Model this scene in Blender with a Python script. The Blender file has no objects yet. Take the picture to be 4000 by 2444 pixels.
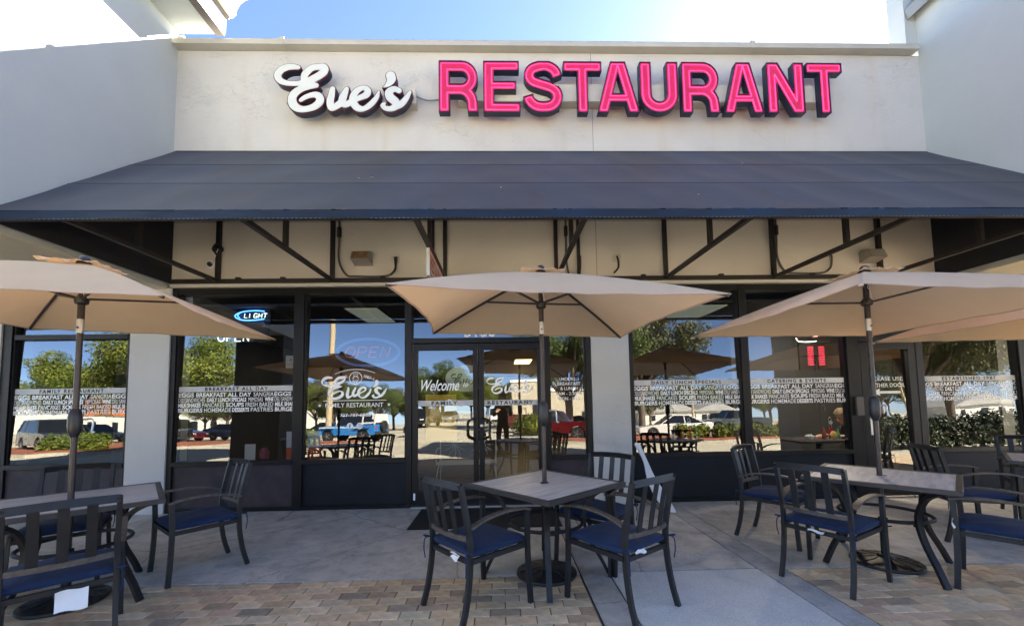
import bpy, math, random
import numpy as np
from mathutils import Vector, Matrix
random.seed(7)
S = bpy.context.scene
COL = S.collection
PI = math.pi
rad = math.radians

# ------------------------------------------------------------------ camera
cd = bpy.data.cameras.new('camera'); cam = bpy.data.objects.new('camera', cd); COL.objects.link(cam); S.camera = cam
cd.sensor_width = 36; cd.lens = 14.387; cd.shift_y = 0.0591; cd.shift_x = 0.0
cd.clip_start = 0.05; cd.clip_end = 2000
pi_, ya_, ro_ = 0.066697, 0.026788, -0.015554
fwd = Vector((math.sin(ya_)*math.cos(pi_), math.cos(ya_)*math.cos(pi_), math.sin(pi_)))
rt = Vector((math.cos(ya_), -math.sin(ya_), 0)); up = rt.cross(fwd)
r2 = rt*math.cos(ro_) + up*math.sin(ro_); u2 = -rt*math.sin(ro_) + up*math.cos(ro_)
m = Matrix((r2, u2, -fwd)).transposed().to_4x4(); m.translation = Vector((0, -5.5816, 1.3971))
cam.matrix_world = m

# ------------------------------------------------------------------ sky, sun, exposure
SUN = Vector((1.03, 1.0, 1.0)).normalized()
EL = math.asin(SUN.z); AZ = math.atan2(SUN.x, SUN.y)
W = bpy.data.worlds.new('World'); S.world = W; W.use_nodes = True
nt = W.node_tree; bg = nt.nodes['Background']
sky = nt.nodes.new('ShaderNodeTexSky'); sky.sky_type = 'NISHITA'; sky.sun_disc = False
sky.sun_elevation = EL; sky.sun_rotation = AZ; sky.air_density = 0.40; sky.dust_density = 0.15; sky.ozone_density = 1.2
nt.links.new(sky.outputs[0], bg.inputs[0]); bg.inputs[1].default_value = 0.065
sl = bpy.data.lights.new('sun', 'SUN'); sl.energy = 5.0; sl.angle = rad(0.53); sl.color = (1.0, 0.92, 0.78)
so = bpy.data.objects.new('sun', sl); COL.objects.link(so); so.rotation_euler = SUN.to_track_quat('Z', 'Y').to_euler()
S.view_settings.view_transform = 'Standard'; S.view_settings.look = 'None'
S.view_settings.exposure = 3.5; S.view_settings.gamma = 1.0
S.view_settings.use_curve_mapping = False

# ------------------------------------------------------------------ materials
def nodes(name):
    m = bpy.data.materials.new(name); m.use_nodes = True
    return m, m.node_tree, m.node_tree.nodes['Principled BSDF']
def mat(name, col, rough=.6, metal=0, var=0, vscale=3, bump=0, bscale=40, spec=.5, sheen=0, objvar=0, stretch=(1, 1, 1), col2=None, coat=0, emit=None, es=0, bdist=.01, detail=6):
    m, t, b = nodes(name)
    b.inputs['Base Color'].default_value = (*col, 1); b.inputs['Roughness'].default_value = rough
    b.inputs['Metallic'].default_value = metal; b.inputs['Specular IOR Level'].default_value = spec
    if sheen: b.inputs['Sheen Weight'].default_value = sheen; b.inputs['Sheen Roughness'].default_value = .5
    if coat: b.inputs['Coat Weight'].default_value = coat; b.inputs['Coat Roughness'].default_value = .05
    if emit: b.inputs['Emission Color'].default_value = (*emit, 1); b.inputs['Emission Strength'].default_value = es
    tc = t.nodes.new('ShaderNodeTexCoord'); mp = t.nodes.new('ShaderNodeMapping'); mp.inputs['Scale'].default_value = stretch
    t.links.new(tc.outputs['Object'], mp.inputs[0])
    last = None
    if var or col2:
        n = t.nodes.new('ShaderNodeTexNoise'); n.inputs['Scale'].default_value = vscale; n.inputs['Detail'].default_value = detail; n.inputs['Roughness'].default_value = .62
        t.links.new(mp.outputs[0], n.inputs['Vector'])
        mr = t.nodes.new('ShaderNodeMapRange'); mr.inputs[1].default_value = .3; mr.inputs[2].default_value = .7
        t.links.new(n.outputs[0], mr.inputs[0])
        mx = t.nodes.new('ShaderNodeMix'); mx.data_type = 'RGBA'
        c2 = col2 if col2 else tuple(min(1, c*(1+var)) for c in col)
        c1 = col if col2 else tuple(c*(1-var) for c in col)
        mx.inputs[6].default_value = (*c1, 1); mx.inputs[7].default_value = (*c2, 1)
        t.links.new(mr.outputs[0], mx.inputs[0]); last = mx.outputs[2]
    if objvar:
        oi = t.nodes.new('ShaderNodeObjectInfo'); mr2 = t.nodes.new('ShaderNodeMapRange'); mr2.inputs[3].default_value = 1-objvar; mr2.inputs[4].default_value = 1+objvar
        t.links.new(oi.outputs['Random'], mr2.inputs[0])
        hs = t.nodes.new('ShaderNodeHueSaturation'); hs.inputs['Color'].default_value = (*col, 1)
        if last: t.links.new(last, hs.inputs['Color'])
        t.links.new(mr2.outputs[0], hs.inputs['Value']); last = hs.outputs[0]
    if last: t.links.new(last, b.inputs['Base Color'])
    if bump:
        n2 = t.nodes.new('ShaderNodeTexNoise'); n2.inputs['Scale'].default_value = bscale; n2.inputs['Detail'].default_value = 5
        t.links.new(mp.outputs[0], n2.inputs['Vector'])
        bp = t.nodes.new('ShaderNodeBump'); bp.inputs['Strength'].default_value = bump; bp.inputs['Distance'].default_value = bdist
        t.links.new(n2.outputs[0], bp.inputs['Height']); t.links.new(bp.outputs[0], b.inputs['Normal'])
    return m

def stucco(name, col, st=1.0, stains=True):
    """painted knock-down stucco: wandering ridges, faint dirt runs"""
    m, t, b = nodes(name); b.inputs['Roughness'].default_value = .85; b.inputs['Specular IOR Level'].default_value = .25
    N = t.nodes.new; L = t.links.new
    tc = N('ShaderNodeTexCoord'); mp = N('ShaderNodeMapping'); mp.inputs['Scale'].default_value = (1, 1, 2.8); L(tc.outputs['Object'], mp.inputs[0])
    w = N('ShaderNodeTexNoise'); w.inputs['Scale'].default_value = 3.5; w.inputs['Detail'].default_value = 4; L(mp.outputs[0], w.inputs['Vector'])
    mxv = N('ShaderNodeMix'); mxv.data_type = 'VECTOR'; mxv.inputs[0].default_value = .35
    L(mp.outputs[0], mxv.inputs[4]); L(w.outputs['Color'], mxv.inputs[5])
    n = N('ShaderNodeTexNoise'); n.inputs['Scale'].default_value = 11; n.inputs['Detail'].default_value = 3; n.inputs['Roughness'].default_value = .5; n.inputs['Distortion'].default_value = .8
    L(mxv.outputs[1], n.inputs['Vector'])
    a = N('ShaderNodeMath'); a.operation = 'SUBTRACT'; a.inputs[1].default_value = .5; L(n.outputs[0], a.inputs[0])
    ab = N('ShaderNodeMath'); ab.operation = 'ABSOLUTE'; L(a.outputs[0], ab.inputs[0])
    mr = N('ShaderNodeMapRange'); mr.inputs[1].default_value = 0; mr.inputs[2].default_value = .022; mr.inputs[3].default_value = 0; mr.inputs[4].default_value = .8; L(ab.outputs[0], mr.inputs[0])
    msk = N('ShaderNodeTexNoise'); msk.inputs['Scale'].default_value = 2.2; msk.inputs['Detail'].default_value = 3; L(tc.outputs['Object'], msk.inputs['Vector'])
    mm = N('ShaderNodeMapRange'); mm.inputs[1].default_value = .47; mm.inputs[2].default_value = .70; L(msk.outputs[0], mm.inputs[0])
    mul = N('ShaderNodeMath'); mul.operation = 'MULTIPLY'; L(mr.outputs[0], mul.inputs[0]); L(mm.outputs[0], mul.inputs[1])
    f = N('ShaderNodeTexNoise'); f.inputs['Scale'].default_value = 60; L(tc.outputs['Object'], f.inputs['Vector'])
    ad = N('ShaderNodeMath'); ad.operation = 'MULTIPLY_ADD'; ad.inputs[1].default_value = .35; L(f.outputs[0], ad.inputs[0]); L(mul.outputs[0], ad.inputs[2])
    bp = N('ShaderNodeBump'); bp.inputs['Strength'].default_value = .45*st; bp.inputs['Distance'].default_value = .014; L(ad.outputs[0], bp.inputs['Height']); L(bp.outputs[0], b.inputs['Normal'])
    # colour: blotches, plus vertical dirt runs
    v = N('ShaderNodeTexNoise'); v.inputs['Scale'].default_value = .9; v.inputs['Detail'].default_value = 7; L(tc.outputs['Object'], v.inputs['Vector'])
    mp2 = N('ShaderNodeMapping'); mp2.inputs['Scale'].default_value = (2.2, 2.2, .22); L(tc.outputs['Object'], mp2.inputs[0])
    r = N('ShaderNodeTexNoise'); r.inputs['Scale'].default_value = 1.6; r.inputs['Detail'].default_value = 5; L(mp2.outputs[0], r.inputs['Vector'])
    rr = N('ShaderNodeMapRange'); rr.inputs[1].default_value = .56; rr.inputs[2].default_value = .8; rr.inputs[4].default_value = .5 if stains else .12; L(r.outputs[0], rr.inputs[0])
    vr = N('ShaderNodeMapRange'); vr.inputs[1].default_value = .3; vr.inputs[2].default_value = .7; vr.inputs[3].default_value = .93; vr.inputs[4].default_value = 1.04; L(v.outputs[0], vr.inputs[0])
    mx = N('ShaderNodeMix'); mx.data_type = 'RGBA'; mx.inputs[6].default_value = (*col, 1); mx.inputs[7].default_value = (col[0]*.86, col[1]*.76, col[2]*.62, 1); L(rr.outputs[0], mx.inputs[0])
    hs = N('ShaderNodeHueSaturation'); L(mx.outputs[2], hs.inputs['Color']); L(vr.outputs[0], hs.inputs['Value']); L(hs.outputs[0], b.inputs['Base Color'])
    return m

def cement(name, col, dirt=.5, scale=1.0):
    m, t, b = nodes(name); b.inputs['Roughness'].default_value = .88; b.inputs['Specular IOR Level'].default_value = .3
    N = t.nodes.new; L = t.links.new
    tc = N('ShaderNodeTexCoord'); geo = N('ShaderNodeNewGeometry')
    a = N('ShaderNodeTexNoise'); a.inputs['Scale'].default_value = 1.3*scale; a.inputs['Detail'].default_value = 8; a.inputs['Roughness'].default_value = .65; L(geo.outputs['Position'], a.inputs['Vector'])
    ar = N('ShaderNodeMapRange'); ar.inputs[1].default_value = .35; ar.inputs[2].default_value = .68; L(a.outputs[0], ar.inputs[0])
    mx = N('ShaderNodeMix'); mx.data_type = 'RGBA'; mx.inputs[6].default_value = (*[c*(1-dirt*.55) for c in col], 1); mx.inputs[7].default_value = (*col, 1); L(ar.outputs[0], mx.inputs[0])
    g = N('ShaderNodeTexNoise'); g.inputs['Scale'].default_value = 120; g.inputs['Detail'].default_value = 3; L(geo.outputs['Position'], g.inputs['Vector'])
    gr = N('ShaderNodeMapRange'); gr.inputs[1].default_value = .3; gr.inputs[2].default_value = .7; gr.inputs[3].default_value = .78; gr.inputs[4].default_value = 1.18; L(g.outputs[0], gr.inputs[0])
    v = N('ShaderNodeTexVoronoi'); v.inputs['Scale'].default_value = 2.6; v.inputs['Randomness'].default_value = 1; L(geo.outputs['Position'], v.inputs['Vector'])
    vr = N('ShaderNodeMapRange'); vr.inputs[1].default_value = .03; vr.inputs[2].default_value = .06; vr.inputs[3].default_value = .55; vr.inputs[4].default_value = 1; L(v.outputs['Distance'], vr.inputs[0])
    st = N('ShaderNodeTexNoise'); st.inputs['Scale'].default_value = 4.5*scale; st.inputs['Detail'].default_value = 9; st.inputs['Roughness'].default_value = .72; st.inputs['Distortion'].default_value = .6; L(geo.outputs['Position'], st.inputs['Vector'])
    sr = N('ShaderNodeMapRange'); sr.inputs[1].default_value = .36; sr.inputs[2].default_value = .56; sr.inputs[3].default_value = 1-dirt*.62; sr.inputs[4].default_value = 1; L(st.outputs[0], sr.inputs[0])
    wv = N('ShaderNodeMix'); wv.data_type = 'VECTOR'; wv.inputs[0].default_value = .12; L(geo.outputs['Position'], wv.inputs[4]); L(st.outputs['Color'], wv.inputs[5])
    ck = N('ShaderNodeTexVoronoi'); ck.feature = 'DISTANCE_TO_EDGE'; ck.inputs['Scale'].default_value = .55; L(wv.outputs[1], ck.inputs['Vector'])
    cr = N('ShaderNodeMapRange'); cr.inputs[1].default_value = .0015; cr.inputs[2].default_value = .004; cr.inputs[3].default_value = .45; cr.inputs[4].default_value = 1; L(ck.outputs['Distance'], cr.inputs[0]); cr.inputs[3].default_value = .62 if dirt > .3 else .95
    m1 = N('ShaderNodeMath'); m1.operation = 'MULTIPLY'; L(gr.outputs[0], m1.inputs[0]); L(sr.outputs[0], m1.inputs[1])
    m2 = N('ShaderNodeMath'); m2.operation = 'MULTIPLY'; L(m1.outputs[0], m2.inputs[0]); L(cr.outputs[0], m2.inputs[1])
    mu = N('ShaderNodeMath'); mu.operation = 'MULTIPLY'; L(m2.outputs[0], mu.inputs[0]); L(vr.outputs[0], mu.inputs[1])
    hs = N('ShaderNodeHueSaturation'); L(mx.outputs[2], hs.inputs['Color']); L(mu.outputs[0], hs.inputs['Value']); L(hs.outputs[0], b.inputs['Base Color'])
    bp = N('ShaderNodeBump'); bp.inputs['Strength'].default_value = .35; bp.inputs['Distance'].default_value = .004; L(g.outputs[0], bp.inputs['Height']); L(bp.outputs[0], b.inputs['Normal'])
    return m

def glassmat(name, refl, tint):
    m = bpy.data.materials.new(name); m.use_nodes = True; t = m.node_tree; t.nodes.clear(); N = t.nodes.new; L = t.links.new
    o = N('ShaderNodeOutputMaterial'); mx = N('ShaderNodeMixShader'); tr = N('ShaderNodeBsdfTransparent'); gl = N('ShaderNodeBsdfGlossy')
    tr.inputs[0].default_value = (*tint, 1); gl.inputs['Roughness'].default_value = 0.0; gl.inputs['Color'].default_value = (.94, .97, 1, 1)
    lw = N('ShaderNodeLayerWeight'); lw.inputs[0].default_value = .25
    mr = N('ShaderNodeMapRange'); mr.inputs[3].default_value = refl; mr.inputs[4].default_value = 1.0; L(lw.outputs['Fresnel'], mr.inputs[0])
    n = N('ShaderNodeTexNoise'); n.inputs['Scale'].default_value = 1.1; n.inputs['Detail'].default_value = 1
    tc = N('ShaderNodeTexCoord'); L(tc.outputs['Object'], n.inputs['Vector'])
    bp = N('ShaderNodeBump'); bp.inputs['Strength'].default_value = .22; bp.inputs['Distance'].default_value = .01; L(n.outputs[0], bp.inputs['Height']); L(bp.outputs[0], gl.inputs['Normal'])
    L(mr.outputs[0], mx.inputs[0]); L(tr.outputs[0], mx.inputs[1]); L(gl.outputs[0], mx.inputs[2]); L(mx.outputs[0], o.inputs[0])
    return m

def clothmat(name, col, trans, w=.45):
    m = bpy.data.materials.new(name); m.use_nodes = True; t = m.node_tree; t.nodes.clear(); N = t.nodes.new; L = t.links.new
    o = N('ShaderNodeOutputMaterial'); mx = N('ShaderNodeMixShader'); d = N('ShaderNodeBsdfDiffuse'); tr = N('ShaderNodeBsdfTranslucent')
    tc = N('ShaderNodeTexCoord'); n = N('ShaderNodeTexNoise'); n.inputs['Scale'].default_value = 2.5; n.inputs['Detail'].default_value = 5; L(tc.outputs['Object'], n.inputs['Vector'])
    mr = N('ShaderNodeMapRange'); mr.inputs[1].default_value = .3; mr.inputs[2].default_value = .7; mr.inputs[3].default_value = .93; mr.inputs[4].default_value = 1.05; L(n.outputs[0], mr.inputs[0])
    hs = N('ShaderNodeHueSaturation'); hs.inputs['Color'].default_value = (*col, 1); L(mr.outputs[0], hs.inputs['Value']); L(hs.outputs[0], d.inputs[0])
    tr.inputs[0].default_value = (*trans, 1); mx.inputs[0].default_value = w
    nb = N('ShaderNodeTexNoise'); nb.inputs['Scale'].default_value = 5; nb.inputs['Detail'].default_value = 3; L(tc.outputs['Object'], nb.inputs['Vector'])
    bp = N('ShaderNodeBump'); bp.inputs['Strength'].default_value = .3; bp.inputs['Distance'].default_value = .02; L(nb.outputs[0], bp.inputs['Height']); L(bp.outputs[0], d.inputs['Normal'])
    L(d.outputs[0], mx.inputs[1]); L(tr.outputs[0], mx.inputs[2]); L(mx.outputs[0], o.inputs[0])
    return m

M = {}
M['stucco'] = stucco('stucco', (.52, .515, .50), 1.3)
M['stucco_lightened'] = stucco('stucco_lightened', (.80, .755, .67), 1.0, False)  # same cream paint, colour lightened to offset the shade under the awning
M['stucco_smooth'] = mat('painted_wall', (.54, .55, .54), .8, var=.04, vscale=1.2, bump=.15, bscale=60)
M['wing'] = mat('wing_paint', (.44, .475, .475), .8, var=.05, vscale=1.0, bump=.2, bscale=50)
M['soffit'] = mat('soffit_paint', (.60, .56, .44), .8, var=.05)
M['coping'] = mat('coping_metal', (.42, .405, .36), .5, var=.1, vscale=2, stretch=(1, 1, .3))
M['brown_trim'] = mat('brown_trim', (.10, .085, .08), .6)
M['awning'] = mat('awning_cloth', (.0065, .021, .053), .8, var=.45, vscale=.8, bump=.35, bscale=5, sheen=.10, spec=.25, stretch=(1, .6, .6))
def panels(m):
    # sewn widths of cloth have faded differently
    t = m.node_tree; b = t.nodes['Principled BSDF']; src = b.inputs['Base Color'].links[0].from_socket; N = t.nodes.new; L = t.links.new
    g = N('ShaderNodeNewGeometry'); sx = N('ShaderNodeSeparateXYZ'); L(g.outputs['Position'], sx.inputs[0])
    a = N('ShaderNodeMath'); a.operation = 'MULTIPLY_ADD'; a.inputs[1].default_value = .25; L(sx.outputs[1], a.inputs[0]); L(sx.outputs[0], a.inputs[2])
    d = N('ShaderNodeMath'); d.operation = 'DIVIDE'; d.inputs[1].default_value = 1.18; L(a.outputs[0], d.inputs[0]); f = N('ShaderNodeMath'); f.operation = 'FLOOR'; L(d.outputs[0], f.inputs[0])
    w = N('ShaderNodeTexWhiteNoise'); w.noise_dimensions = '1D'; L(f.outputs[0], w.inputs['W']); r = N('ShaderNodeMapRange'); r.inputs[3].default_value = .82; r.inputs[4].default_value = 1.16; L(w.outputs[0], r.inputs[0])
    h = N('ShaderNodeHueSaturation'); L(src, h.inputs['Color']); L(r.outputs[0], h.inputs['Value']); L(h.outputs[0], b.inputs['Base Color'])
panels(M['awning'])
M['awning_in'] = mat('awning_cloth_inside', (.022, .024, .030), .85, var=.15)
M['bronze'] = mat('dark_bronze', (.006, .0055, .006), .45, var=.2, vscale=6, spec=.3)
M['steel'] = mat('painted_steel', (.022, .018, .018), .55, var=.25, vscale=12)
M['panel_dark'] = mat('bulkhead_paint', (.006, .009, .014), .6, var=.35, vscale=2.5, spec=.3, bump=.1, bscale=8)
M['panel_worn'] = mat('bulkhead_worn', (.018, .014, .017), .7, col2=(.048, .035, .043), vscale=3.5, bump=.2, bscale=15)
M['silver'] = mat('bare_aluminium', (.55, .55, .55), .3, metal=.9)
M['glass'] = glassmat('tinted_glass', .115, (.64, .66, .66))
M['white_vinyl'] = mat('white_vinyl', (.94, .95, .96), .5)
M['grey_vinyl'] = mat('frosted_vinyl', (.62, .65, .66), .6)
M['dark_print'] = mat('dark_print', (.03, .03, .03), .6)
M['concrete'] = cement('concrete', (.66, .63, .58), .5)
M['concrete_new'] = cement('concrete_new', (.66, .66, .64), .12, 1.5)
M['concrete_strip'] = cement('concrete_strip', (.56, .55, .53), .5)
M['joint'] = mat('joint_dirt', (.045, .042, .04), .95)
M['sand'] = mat('joint_sand', (.16, .13, .10), .95, var=.3, vscale=30)
BR = [mat('brick_%s' % n, c, .85, var=.28, vscale=9, bump=.35, bscale=70, objvar=.16, bdist=.004) for n, c in
      dict(tan=(.64, .46, .28), sand=(.66, .51, .34), rose=(.58, .40, .27), brown=(.47, .34, .22), grey=(.56, .47, .32), dark=(.36, .29, .21)).items()]
M['metal'] = mat('powder_coat', (.0085, .009, .011), .5, var=.45, vscale=14, spec=.5, objvar=.15, bump=.1, bscale=90)
M['metal_worn'] = mat('worn_arm', (.035, .032, .030), .5, col2=(.11, .09, .075), vscale=25, spec=.5)
M['cushion'] = mat('navy_cloth', (.003, .020, .075), .9, var=.15, vscale=6, sheen=.04, bump=.35, bscale=14, objvar=.14)
M['tabletop'] = mat('slate_look_top', (.32, .32, .345), .42, col2=(.60, .595, .63), vscale=5, stretch=(.6, 5, 1), bump=.05, bscale=20, detail=8)
M['tabletop2'] = M['tabletop']
M['table_rim'] = mat('table_rim', (.035, .033, .034), .45, var=.2, vscale=15)
M['umb'] = clothmat('umbrella_cloth', (.95, .81, .62), (1.0, .54, .24), .5)
M['umb_hem'] = clothmat('umbrella_hem', (.62, .50, .42), (.6, .38, .24), .3)
M['pole'] = mat('umbrella_pole', (.055, .045, .042), .38, var=.15, vscale=20, metal=.4)
M['tag'] = mat('care_tag', (.80, .82, .84), .8, bump=.3, bscale=30)
M['plastic_black'] = mat('black_plastic', (.02, .02, .022), .4)
M['red_face'] = mat('red_acrylic', (.30, .010, .060), .45, var=.3, vscale=4, emit=(.80, .01, .11), es=.030)
M['neon_red'] = mat('lit_red_neon', (.9, .05, .12), .4, emit=(1.0, .02, .12), es=.34)
M['letter_side'] = mat('letter_return', (.012, .018, .045), .5, var=.2)
M['letter_white'] = mat('white_acrylic', (.56, .60, .60), .35, var=.03, vscale=6)
M['maroon'] = mat('maroon_trim', (.09, .008, .025), .45)
M['raceway'] = mat('raceway_paint', (.50, .47, .42), .6, var=.12, vscale=3)
M['rust'] = mat('rusty_lens', (.20, .09, .035), .6, col2=(.42, .27, .16), vscale=20)
M['wing_grey'] = mat('lace_grey', (.16, .16, .17), .8)

# ------------------------------------------------------------------ mesh helpers
class MB:
    def __init__(s): s.v = []; s.f = []; s.mi = []; s.cur = 0
    def add(s, vs, fs):
        o = len(s.v); s.v += [tuple(v) for v in vs]; s.f += [tuple(i+o for i in f) for f in fs]; s.mi += [s.cur]*len(fs); return s
    def box(s, x0, x1, y0, y1, z0, z1):
        return s.add([(x0, y0, z0), (x1, y0, z0), (x1, y1, z0), (x0, y1, z0), (x0, y0, z1), (x1, y0, z1), (x1, y1, z1), (x0, y1, z1)],
                     [(0, 3, 2, 1), (4, 5, 6, 7), (0, 1, 5, 4), (1, 2, 6, 5), (2, 3, 7, 6), (3, 0, 4, 7)])
    def bar(s, p0, p1, w, h, upv=(0, 0, 1)):
        p0 = Vector(p0); p1 = Vector(p1); d = (p1-p0).normalized(); u = Vector(upv)
        if abs(d.dot(u)) > .98: u = Vector((0, 1, 0))
        sd = d.cross(u).normalized(); u = sd.cross(d)
        vs = [p+sd*a*w/2+u*b*h/2 for p in (p0, p1) for a, b in ((-1, -1), (1, -1), (1, 1), (-1, 1))]
        return s.add(vs, [(0, 1, 2, 3), (7, 6, 5, 4), (0, 4, 5, 1), (1, 5, 6, 2), (2, 6, 7, 3), (3, 7, 4, 0)])
    def strip(s, pts, w, h, side=(1, 0, 0)):
        """rectangular bar swept along pts; side = fixed width direction"""
        pts = [Vector(p) for p in pts]; sd = Vector(side).normalized(); vs = []
        for i, p in enumerate(pts):
            d = (pts[min(i+1, len(pts)-1)]-pts[max(i-1, 0)]).normalized(); n = sd.cross(d).normalized()
            vs += [p-sd*w/2-n*h/2, p+sd*w/2-n*h/2, p+sd*w/2+n*h/2, p-sd*w/2+n*h/2]
        fs = [(3, 2, 1, 0)]; k = len(pts)
        for i in range(k-1):
            a = i*4; b = a+4
            for j in range(4): fs.append((a+j, a+(j+1) % 4, b+(j+1) % 4, b+j))
        fs.append((4*k-4, 4*k-3, 4*k-2, 4*k-1)); return s.add(vs, fs)
    def tube(s, pts, r, n=8, closed=False):
        pts = [Vector(p) for p in pts]; k = len(pts); vs = []; u0 = None
        rr = r if isinstance(r, (list, tuple)) else [r]*k
        for i, p in enumerate(pts):
            if closed: d = (pts[(i+1) % k]-pts[i-1]).normalized()
            else: d = (pts[min(i+1, k-1)]-pts[max(i-1, 0)]).normalized()
            if u0 is None: u0 = d.orthogonal().normalized()
            u0 = (u0-d*u0.dot(d)); u0 = u0.normalized() if u0.length > 1e-6 else d.orthogonal().normalized()
            w = d.cross(u0)
            vs += [p+(u0*math.cos(2*PI*j/n)+w*math.sin(2*PI*j/n))*rr[i] for j in range(n)]
        fs = []
        for i in range(k if closed else k-1):
            a = i*n; b = ((i+1) % k)*n
            for j in range(n): fs.append((a+j, a+(j+1) % n, b+(j+1) % n, b+j))
        if not closed: fs += [tuple(range(n-1, -1, -1)), tuple(range((k-1)*n, k*n))]
        return s.add(vs, fs)
    def lathe(s, prof, n=24, c=(0, 0, 0)):
        vs = []; k = len(prof)
        for r, z in prof: vs += [(c[0]+r*math.cos(2*PI*j/n), c[1]+r*math.sin(2*PI*j/n), c[2]+z) for j in range(n)]
        fs = []
        for i in range(k-1):
            for j in range(n): fs.append((i*n+j, i*n+(j+1) % n, (i+1)*n+(j+1) % n, (i+1)*n+j))
        if prof[0][0] > 1e-5: fs.append(tuple(range(n-1, -1, -1)))
        if prof[-1][0] > 1e-5: fs.append(tuple(range((k-1)*n, k*n)))
        return s.add(vs, fs)
    def prism(s, poly, ax, a0, a1):
        """extrude 2-D polygon; ax = axis of extrusion; poly coords are the other two axes in order"""
        def P(p, a): return {'x': (a, p[0], p[1]), 'y': (p[0], a, p[1]), 'z': (p[0], p[1], a)}[ax]
        n = len(poly); vs = [P(p, a0) for p in poly]+[P(p, a1) for p in poly]
        return s.add(vs, [tuple(range(n)), tuple(range(2*n-1, n-1, -1))]+[(i, i+n, (i+1) % n+n, (i+1) % n) for i in range(n)])
    def grid(s, fn, nu, nv):
        vs = [fn(i/nu, j/nv) for j in range(nv+1) for i in range(nu+1)]
        return s.add(vs, [(j*(nu+1)+i, j*(nu+1)+i+1, (j+1)*(nu+1)+i+1, (j+1)*(nu+1)+i) for j in range(nv) for i in range(nu)])
    def mesh(s, name, mats, smooth=False):
        me = bpy.data.meshes.new(name); me.from_pydata(s.v, [], s.f)
        for mm in (mats if isinstance(mats, (list, tuple)) else [mats]): me.materials.append(mm)
        if any(s.mi): me.polygons.foreach_set('material_index', s.mi)
        me.update()
        if smooth:
            me.polygons.foreach_set('use_smooth', [True]*len(me.polygons))
            try: me.set_sharp_from_angle(angle=rad(38))
            except Exception: pass
        return me
    def build(s, name, mats, parent=None, smooth=False, bevel=0, fix=False):
        me = s.mesh(name, mats, smooth)
        if fix or bevel:
            import bmesh
            bm = bmesh.new(); bm.from_mesh(me); bmesh.ops.recalc_face_normals(bm, faces=bm.faces)
            if bevel:
                es = [e for e in bm.edges if len(e.link_faces) == 2 and e.calc_face_angle(0) > rad(40)]
                bmesh.ops.bevel(bm, geom=es, offset=bevel, segments=2, affect='EDGES', profile=.5, clamp_overlap=True)
            bm.to_mesh(me); bm.free()
        return link(name, me, parent)
LETTER = True
def on_glass(me, parent):
    # lettering follows the leaning pane of its window or door
    nm = parent.name.split('.')[0]; n = len(me.vertices); v = np.empty(n*3); me.vertices.foreach_get('co', v); v = v.reshape(-1, 3)
    front = (v[:, 1].min() < .033) if nm in ('window', 'transom_window') else (v[:, 1].min() < .0135 if nm == 'door' else False)
    z = v[:, 2]; g = .045+(z-1.5)*math.tan(rad(1.4)) if nm in ('window', 'transom_window') else (.022+(z-1.2)*.012 if nm == 'door' else .018+(z-.26)*.018)
    v[:, 1] = g-(.0035 if front else .002); me.vertices.foreach_set('co', v.ravel()); me.update()
def link(name, data, parent=None):
    if LETTER and data is not None and any(k in name for k in ('lettering', 'heading_print', 'badge_print', 'street_number')):
        on_glass(data, parent)
    o = bpy.data.objects.new(name, data); COL.objects.link(o)
    if parent: o.parent = parent
    return o
def tag(o, label=None, cat=None, group=None, kind=None):
    if label: o['label'] = label
    if cat: o['category'] = cat
    if group: o['group'] = group
    if kind: o['kind'] = kind
    return o
def thing(name, loc, rz, label, cat, group=None):
    o = link(name, None); o.location = loc; o.rotation_euler = (0, 0, rz); return tag(o, label, cat, group)
def box(name, m, parent, *a, bevel=0):
    return MB().box(*a).build(name, m, parent, bevel=bevel)
def copy_tree(o, parent=None):
    c = o.copy(); COL.objects.link(c); c.parent = parent
    for ch in [x for x in bpy.data.objects if x.parent == o]: copy_tree(ch, c)
    return c
def smooth_path(pts, n=6, closed=False):
    out = []; k = len(pts); P = [Vector((*p, 0)[:3]) if len(p) == 2 else Vector(p) for p in pts]
    for i in range(k if closed else k-1):
        p0 = P[(i-1) % k] if closed or i > 0 else P[0]*2-P[1]; p1 = P[i]; p2 = P[(i+1) % k]; p3 = P[(i+2) % k] if closed or i+2 < k else P[-1]*2-P[-2]
        for j in range(n):
            t = j/n; out.append(.5*((2*p1)+(-p0+p2)*t+(2*p0-5*p1+4*p2-p3)*t*t+(-p0+3*p1-3*p2+p3)*t**3))
    if not closed: out.append(P[-1])
    return out

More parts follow.
